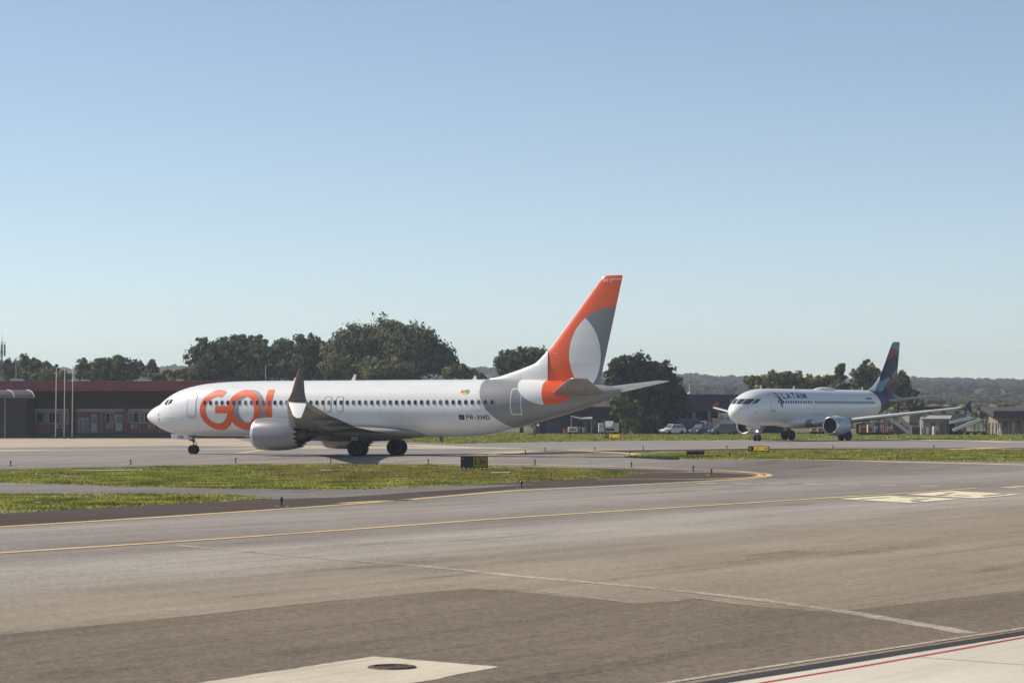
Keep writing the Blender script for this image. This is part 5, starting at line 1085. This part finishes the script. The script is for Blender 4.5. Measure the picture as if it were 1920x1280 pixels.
car(1315, 390, R(52), 'car_blue', 'dark blue car parked nearest the dark tree, left of two blue ones', 4.2, 1.8, 1.6, .2, .04)
car(1357, 388, R(20), 'car_blue', 'dark blue people carrier parked right below the lettered white container', 4.3, 1.8, 1.62, .16, .03)
r = thing('white_truck', 'white truck cab with an open load of crates behind the blue cars', 'truck', (*XY(1330, 402), 0), group='vehicles parked by the hangar')
MB().rings([[(-2.1,s*.95,.5),(-2.15,s*.95,1.2),(-1.75,s*.9,2.05),(-.5,s*.9,2.1),(-.45,s*.95,.5)] for s in (-1, 1)]).build('cab', M['car_white'], r, bevel=.06)
MB().add([(-2.16,-.8,1.25),(-2.16,.8,1.25),(-1.82,.75,1.95),(-1.82,-.75,1.95)], [(0,1,2,3)]).build('windscreen', M['car_glass'], r, fix=False); MB().box(-1.7,-.8,-.97,-.955,1.25,1.9).build('side_window', M['car_glass'], r)
MB().box(-.4,1.6,-.95,.95,.6,.85).build('load_bed', M['truck_white'], r)
for x in (-1.4, 1.0):
    for y in (-.85, .85): wheel(x, y, .4, .4, .25, r, M['tyre'], M['rim'], 16)
for k, (x0, x1, z0, z1, mm) in enumerate(((-.35,.35,.86,1.9,'crate_load'),(.4,1.0,.86,2.5,'crate_load'),(1.03,1.55,.86,2.5,'crate_load'))):
    c = tag(MB().box(x0,x1,-.8,.8,z0,z1).build('crate', M[mm], None, bevel=.04), ('low crate','middle crate','right crate')[k]+' on the white truck behind the blue cars', 'crate', 'crates on the truck'); c.location = (*XY(1330, 402), 0)
    for u in (x0, x1-.08): fo = MB().box(u,u+.08,-.86,-.803,z0,z1).build('slat', M['crate_wood'], c)
    for w_ in (z0, z1-.1): MB().box(x0+.081,x1-.081,-.87,-.803,w_,w_+.1).build('slat', M['crate_wood'], c)
Y = 404.0; x0, x1 = XY(1349, Y)[0], XY(1420, Y)[0]; r = thing('cargo_container', 'white cargo container with blue lettering behind the far airliner nose', 'container', ((x0+x1)/2, Y, 0)); w = x1-x0; z0, z1 = zz(802, Y), zz(774, Y)
MB().box(-w/2, w/2, 0, 2.3, z0, z1).build('body', M['truck_white'], r, bevel=.04)
for u in (-w/2-.02, w/2-.10): MB().box(u, u+.12, -.05, -.003, z0, z1).build('corner_post', M['crate_wood'], r)
MB().box(-w/2+.15, w/2-.15, -.03, -.003, z0+.1, z0+.2).build('skirt', M['cart_red'], r); MB().box(-w/2+.3, w/2-.3, .3, 2.0, .02, z0-.01).build('chassis', M['car_trim'], r)
me = text_mesh('RAY', 1.15, spacing=2.2)
for v in me.vertices: v.co = (-w/2+.22+v.co.x*.9, -.02-v.co.z, z0+1.12+v.co.y)
me.materials.append(M['text_blue']); obj('lettering', me, r)
unit('blue_container', 1272, 1312, 402, 784, 'dull blue low container between the white car and the blue cars', 'container', 'hangar_blue', ((.02,.98,.9,.97,'cart_blue'),(.1,.12,.05,.85,'cart_blue'),(.5,.52,.05,.85,'cart_blue')), False, 2.2)
# ------------------------------------------------------------------ right side: hut, stairs, loaders, carts, sheds
Y = 470.0; a, b = XY(1705, Y)[0], XY(1812, Y)[0]
w = thing('grey_shed', 'long grey shed with a pale wall band behind the far wing', 'building', (0, Y, 0)); MB().box(a, b, 0, 8, 0, zz(776, Y)).build('wall', M['tin_grey'], w)
MB().box(a+2.5, b-.3, -.06, -.003, zz(776, Y)-.0, zz(768, Y)).build('pale_band', M['wall_white'], w); MB().box(a, b, .0, 8, zz(776, Y)+.005, zz(764, Y)).build('upper_wall', M['workshop_wall'], w); MB().box(a-.5, b+.5, -.7, 8.5, zz(764, Y)+.01, zz(764, Y)+.2).build('roof', M['roof_dark'], w)
for px in (1739, 1765, 1790): MB().box(XY(px, Y)[0], XY(px+9, Y)[0], -.12, -.065, zz(775, Y), zz(770, Y)).build('window', M['glass_dark'], w)
Y = 388.0; c = XY(1754, Y)[0]; r = thing('guard_hut', 'small whitewashed hut with a flat pale tin roof right of the boarding stairs', 'hut', (c, Y, 0)); h = zz(785, Y)
MB().box(-2.0, 1.5, -1.2, 2.2, 0, h).build('wall', M['hut_white'], r); MB().box(1.52, 2.6, -1.0, 2.2, 0, h-.3).build('dark_annex', M['hangar_dark'], r)
MB().add([(-2.6,-2.0,h-.05),(1.9,-2.0,h-.05),(2.9,2.6,h+.42),(-1.6,2.6,h+.42),(-2.6,-2.0,h+.06),(1.9,-2.0,h+.06),(2.9,2.6,h+.53),(-1.6,2.6,h+.53)], [(3,2,1,0),(4,5,6,7),(0,1,5,4),(1,2,6,5),(2,3,7,6),(3,0,4,7)]).build('roof', M['roof_tin'], r)
for x0, x1, z0, z1, nm, mm in ((-.9,-.2,1.2,1.9,'window','glass_dark'),(.55,1.15,.05,1.95,'door','glass_dark'),(-1.6,-1.2,.05,1.2,'board','car_white')): MB().box(x0, x1, -1.27, -1.203, z0, z1).build(nm, M[mm], r)
for x in (-2.3, 1.6): MB().tube((x,-1.8,0), (x,-1.8,h-.05), .07, n=6).build('post', M['tin_grey'], r)
def stairs(px0, py0, px1, py1, Y, m, lab, width=1.6, name='boarding_stairs', rails=True, cat='stairs'):
    """a sloping flight from its high end (px0, py0) to its low end (px1, py1)"""
    a, b = XY(px0, Y)[0], XY(px1, Y)[0]; za, zb_ = zz(py0, Y), max(zz(py1, Y), .25); c = (a+b)/2; r = thing(name, lab, cat, (c, Y, 0), group='boarding stairs and loaders by the hut')
    A_, B_ = Vector((a-c, 0, za)), Vector((b-c, 0, zb_)); n = 12
    for s in (-1, 1): MB().beam(A_+Vector((0, s*width/2, 0)), B_+Vector((0, s*width/2, 0)), .1, .42).build('side_panel', M[m], r)
    for k in range(n):
        p = A_.lerp(B_, (k+.5)/n); MB().box(p.x-.14, p.x+.14, -width/2+.06, width/2-.06, p.z-.05, p.z+.02).build('step', M['stair_grey'], r)
    sg = 1 if a < b else -1
    MB().box(A_.x-.9 if sg > 0 else A_.x, A_.x if sg > 0 else A_.x+.9, -width/2, width/2, za-.08, za+.04).build('landing', M[m], r)
    for s in (-1, 1):
        if rails:
            MB().tube(A_+Vector((0, s*width/2, .95)), B_+Vector((0, s*width/2, .95)), .04, n=6).build('handrail', M['pole_white'], r)
            for k in range(5):
                p = A_.lerp(B_, k/4); MB().tube((p.x, s*width/2, p.z+.2), (p.x, s*width/2, p.z+.95), .03, n=5).build('rail_post', M['pole_white'], r)
        MB().tube((A_.x-sg*.4, s*width*.4, .3), (A_.x-sg*.4, s*width*.4, za-.08), .06, n=6).build('leg', M['tin_grey'], r)
    q = A_.lerp(B_, .55); MB().box(min(A_.x-sg*.9, q.x), max(A_.x-sg*.9, q.x), -width*.45, width*.45, .28, .5).build('chassis', M['cart_red'], r)
    for x in (A_.x-sg*.5, q.x-sg*.3):
        for y in (-width*.4, width*.4): wheel(x, y, .25, .25, .16, r, M['tyre'], M['rim'], 12)
    return r
stairs(1668, 784, 1704, 813.5, 384, 'stair_grey', 'white boarding stairs sloping down to the right, nearest the far engine', 1.7)
stairs(1677, 775, 1706, 800, 396, 'stair_cream', 'cream covered boarding stairs sloping down to the right, behind the white ones', 1.5, rails=False)
stairs(1822, 783, 1779, 792, 386, 'truck_white', 'upper white baggage loader ramp right of the hut', 1.1, 'belt_loader', False, 'belt loader')
stairs(1838, 786, 1787, 806, 382, 'truck_white', 'lower white baggage loader ramp right of the hut', 1.1, 'belt_loader', False, 'belt loader')
stairs(1652, 778, 1634, 790, 398, 'stair_cream', 'small olive ramp sloping down to the left beside the far engine', 1.0, 'belt_loader', False, 'belt loader')
for k, (p0, p1, Y, top, mm, lab, pn) in enumerate(((1612,1624,384,797,'cart_red','dark red baggage cart beside the far engine exhaust',((.1,.9,.75,.9,'bag_beige'),)),(1626,1638,386,792,'bag_beige','beige covered baggage cart left of the white stairs',((.1,.6,.1,.5,'cart_red'),)),(1640,1650,388,798,'cart_blue','bluish baggage cart left of the white stairs',((.1,.5,.6,.9,'truck_white'),)),(1652,1662,385,795,'cart_red','red baggage cart with pale uprights by the white stairs',((.2,.35,.1,.95,'truck_white'),(.6,.75,.1,.95,'truck_white'))),(1663,1674,387,800,'bag_beige','low beige cart under the white stairs',((.1,.9,.1,.4,'tin_grey'),)),(1708,1724,388,797,'post_wood','brown crate stack left of the whitewashed hut',((.05,.95,.85,.97,'bag_beige'),(.3,.7,.1,.6,'black_paint'))),(1749,1758,378,799,'bag_beige','small beige box standing in front of the hut',((.5,.9,.1,.5,'cart_red'),)),(1790,1800,389,800,'cart_red','dark red cart below the loader ramps',((.1,.9,.5,.6,'post_wood'),)),(1520,1530,400,800,'hut_white','white box cart seen between the far landing gear legs',((.1,.5,.2,.7,'tin_grey'),)),(1533,1545,402,799,'tin_grey','grey box cart seen left of the far engine',((.2,.8,.3,.8,'hut_white'),)))):
    unit('baggage_cart' if k not in (5, 6) else 'storage_box', p0, p1, Y, top, lab, 'cart' if k not in (5, 6) else 'box', mm, pn, k not in (5, 6), 1.3)
# cream shed with a dark roof at the right edge, brick wall, fence, white tripod
Y = 410.0; a, b = XY(1864, Y)[0], XY(2150, Y)[0]; w = thing('cream_shed', 'cream walled shed with a long dark overhanging roof at the right edge', 'building', (0, Y, 0))
MB().box(a+.6, b, 0, 8, 0, zz(780, Y)).build('wall', M['wall_cream'], w); MB().add([(a-.4,-1.6,zz(782,Y)),(b,-1.6,zz(782,Y)),(b,9,zz(768,Y)),(a-.4,9,zz(768,Y)),(a-.4,-1.6,zz(770,Y)),(b,-1.6,zz(770,Y)),(b,9,zz(762,Y)),(a-.4,9,zz(762,Y))], [(3,2,1,0),(4,5,6,7),(0,1,5,4),(1,2,6,5),(2,3,7,6),(3,0,4,7)]).build('roof', M['roof_dark'], w)
MB().box(a-.45, b, -1.68, -1.603, zz(769.5,Y), zz(768.2,Y)).build('roof_edge', M['roof_tin'], w)
for px in (1880, 1905): MB().box(XY(px, Y)[0], XY(px+10, Y)[0], -.06, -.003, 1.0, 2.0).build('window', M['brick_red'], w)
f = thing('fence', 'brown post and wire fence on the grass at the right edge', 'fence', (*XY(1840, 384), 0)); x0 = XY(1840, 384)[0]
for k in range(26):
    x = XY(1842+6.5*k, 384)[0]-x0; MB().box(x-.07, x+.07, -.07, .07, 0, 1.75+.1*random.random()).build('post', M['post_wood'] if k % 9 else M['hut_white'], f)
for z in (.5, 1.0, 1.5): MB().tube((-.3,.09,z), (XY(2010,384)[0]-x0,.09,z), .015, n=4).build('wire', M['mast_grey'], f)
w = thing('brick_wall', 'low dark red wall behind the baggage carts and stairs', 'wall', (0, 408, 0)); MB().box(XY(1605,408)[0], XY(1720,408)[0], 0, .3, 0, zz(793,408)).build('wall', M['brick_red'], w); MB().box(XY(1605,408)[0]-.05, XY(1720,408)[0]+.05, -.06, .36, zz(793,408)+.002, zz(793,408)+.12).build('coping', M['tin_grey'], w)
r = thing('white_tripod', 'white three legged stand on the grass near the right edge', 'tripod', (*XY(1875, 372), 0))
for a in range(3): MB().tube((.42*math.cos(a*2.09+.4), .42*math.sin(a*2.09+.4), 0), (0, 0, 1.25), .06, .05, 6).build('leg', M['car_white'], r)
MB().tube((0,0,1.2), (0,0,1.75), .07, .05, 8).build('mast', M['car_white'], r); MB().lathe([(0,0),(.05,.12),(.15,.12),(.2,0)], (0,0,1.15), 'z', 10).build('collar', M['hut_white'], r)
for px, py, Y, lab in ((1852,792,384,'short white marker post right of the loader ramps'),(1835,770,470,'tall thin pale post behind the loader ramps')):
    r = thing('marker_post', lab, 'post', (*XY(px, Y), 0)); MB().tube((0,0,0), (0,0,zz(py, Y)), .12, .10, 8).build('post', M['pole_white'], r); MB().box(-.2,.2,-.2,.2,0,.12).build('base', M['plinth'], r)

# ------------------------------------------------------------------ airfield signs
def sign(px0, px1, ytop, ybot, lab, rz, black, txt, arrow, lit, legs=6, back=False, dark_txt=None, blackpx=None):
    _, Yb, z0 = G((px0+px1)/2, ybot); a, b = XY(px0, Yb)[0], XY(px1, Yb)[0]; w = (b-a)/math.cos(rz); h = zz(ytop, Yb)-z0; leg = .21
    r = thing('airfield_sign', lab, 'sign', ((a+b)/2, Yb, z0), rz, 'airfield signs')
    MB().box(-w/2, w/2, -.12, .12, leg, h).build('cabinet', M['black_paint'], r, bevel=.015)
    if not back:
        x0 = -w/2+w*black
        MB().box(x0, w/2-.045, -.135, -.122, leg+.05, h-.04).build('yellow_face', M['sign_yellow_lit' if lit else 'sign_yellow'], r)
        th = (h-leg)*.62
        me = text_mesh(txt, th*1.1) if txt else None
        for v in me.vertices: v.co = (x0+.10+v.co.x, -.142-v.co.z, leg+(h-leg)*.27+v.co.y)
        me.materials.append(M['black_paint']); obj('lettering', me, r)
        if arrow:
            xa = w/2-.42; zc = leg+(h-leg)*.5
            MB().add([(xa,-.142,zc-.02),(xa+.18,-.142,zc-.02),(xa+.18,-.142,zc-.09),(xa+.32,-.142,zc),(xa+.18,-.142,zc+.09),(xa+.18,-.142,zc+.02),(xa,-.142,zc+.02)], [(0,1,2,3,4,5,6)]).build('arrow', M['black_paint'], r, fix=False)
        if dark_txt:
            me = text_mesh(dark_txt, th)
            for v in me.vertices: v.co = (-w/2+w*black*.28+v.co.x, -.132-v.co.z, leg+(h-leg)*.27+v.co.y)
            me.materials.append(M['sign_yellow_lit' if lit else 'sign_yellow']); obj('lettering', me, r)
    for k in range(legs):
        x = -w/2+.08+(w-.16)*k/(legs-1); MB().tube((x,0,0), (x,0,leg+.02), .03, n=8).build('leg', M['light_metal'], r); MB().lathe([(0,.07),(.03,.07),(.04,.03)], (x,0,0), 'z', 10).build('foot_plate', M['pale_streak'], r)
    return r
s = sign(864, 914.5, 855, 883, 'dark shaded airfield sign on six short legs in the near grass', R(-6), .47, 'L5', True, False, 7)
for z in (.72, .22): MB().lathe([(-.01,0),(-.01,.035),(.01,.035),(.01,0)], (-.62,-.13,z), 'y', 10).build('bolt_plate', M['frame_pale'], s)
sign(1135, 1163.5, 813.2, 824, 'yellow arrow sign on the far grass strip behind the tail', R(-18), .26, 'L6', True, True, 4, dark_txt='K')
sign(1404, 1442, 836, 850.5, 'bright yellow arrow sign in front of the far airliner nose wheel', R(-18), .27, 'L5', True, True, 4, dark_txt='K')
sign(1287, 1320.5, 845, 857.5, 'blank black back of a sign left of the bright yellow arrow sign', R(8), .2, '', False, False, 4, True)

# ------------------------------------------------------------------ taxiway edge lights
lab_l = [(20,873.5,'leftmost edge light on the far grass edge'),(245,870.5,'edge light below the airliner nose tip'),(442,867.8,'edge light below the big engine inlet'),(620,867.2,'edge light beside the wing shadow'),(803,870.3,'edge light left of the dark sign'),(1003,871.8,'edge light right of the dark sign'),(1184,876.3,'edge light at the right tip of the grass island'),(1300,884.2,'left edge light inside the yellow loop'),(1334,890.8,'right edge light inside the yellow loop'),(528,950,'near blue edge light beside the left grass tip'),(978,915.5,'near edge light below the grass island'),
 (1022,846.5,'small far edge light left of the fork'),(985,852.5,'small far edge light nearest the dark sign'),(1115,845.2,'small far edge light in the middle of the fork'),(1206,843.2,'small far edge light before the black sign back'),(1181,853.8,'small far edge light at the tip of the small grass wedge'),(1363,843,'edge light left of the bright yellow sign'),(1562,842.5,'edge light below the far main gear'),(1683,862.3,'edge light on the near edge of the right grass strip'),(1751,841,'edge light below the far wing'),(1886,863.8,'edge light near the right edge of the right grass strip'),(1368,857.3,'low edge light in the grass below the black sign back')]
first = None
for px, py, lb in lab_l:
    p = G(px, py); lb = 'short dark '+lb
    if first is None:
        first = thing('edge_light', lb, 'edge light', p, group='taxiway edge lights')
        MB().lathe([(0,.13),(.03,.13),(.04,.08),(.06,.032),(.21,.03),(.22,.05),(.24,.055)], (0,0,0), 'z', 12).build('stem', M['light_metal'], first, smooth=True, sharp=40)
        MB().lathe([(.24,.05),(.27,.055),(.32,.045),(.35,.02),(.355,0)], (0,0,0), 'z', 12).build('lens', M['lens_blue'], first, smooth=True)
        MB().box(-.22,.24,-.16,.16,0,.024).build('base_slab', M['pale_streak'], first)
    else: copy_thing(first, p, random.uniform(-.3, .3), lb)

# ------------------------------------------------------------------ air
hz = bpy.data.materials.new('haze_air'); hz.use_nodes = True; nt = hz.node_tree
for n in list(nt.nodes): nt.nodes.remove(n)
out = nt.nodes.new('ShaderNodeOutputMaterial'); pv = nt.nodes.new('ShaderNodeVolumePrincipled'); nt.links.new(pv.outputs[0], out.inputs['Volume'])
pv.inputs['Color'].default_value = (.80,.88,1.0,1); pv.inputs['Density'].default_value = 2.0e-4; pv.inputs['Anisotropy'].default_value = .3
tag(MB().box(-2800, 2800, -60, 4800, -3.5, 110).build('haze', hz), 'thin pale air over the whole airfield', 'haze', kind='stuff')
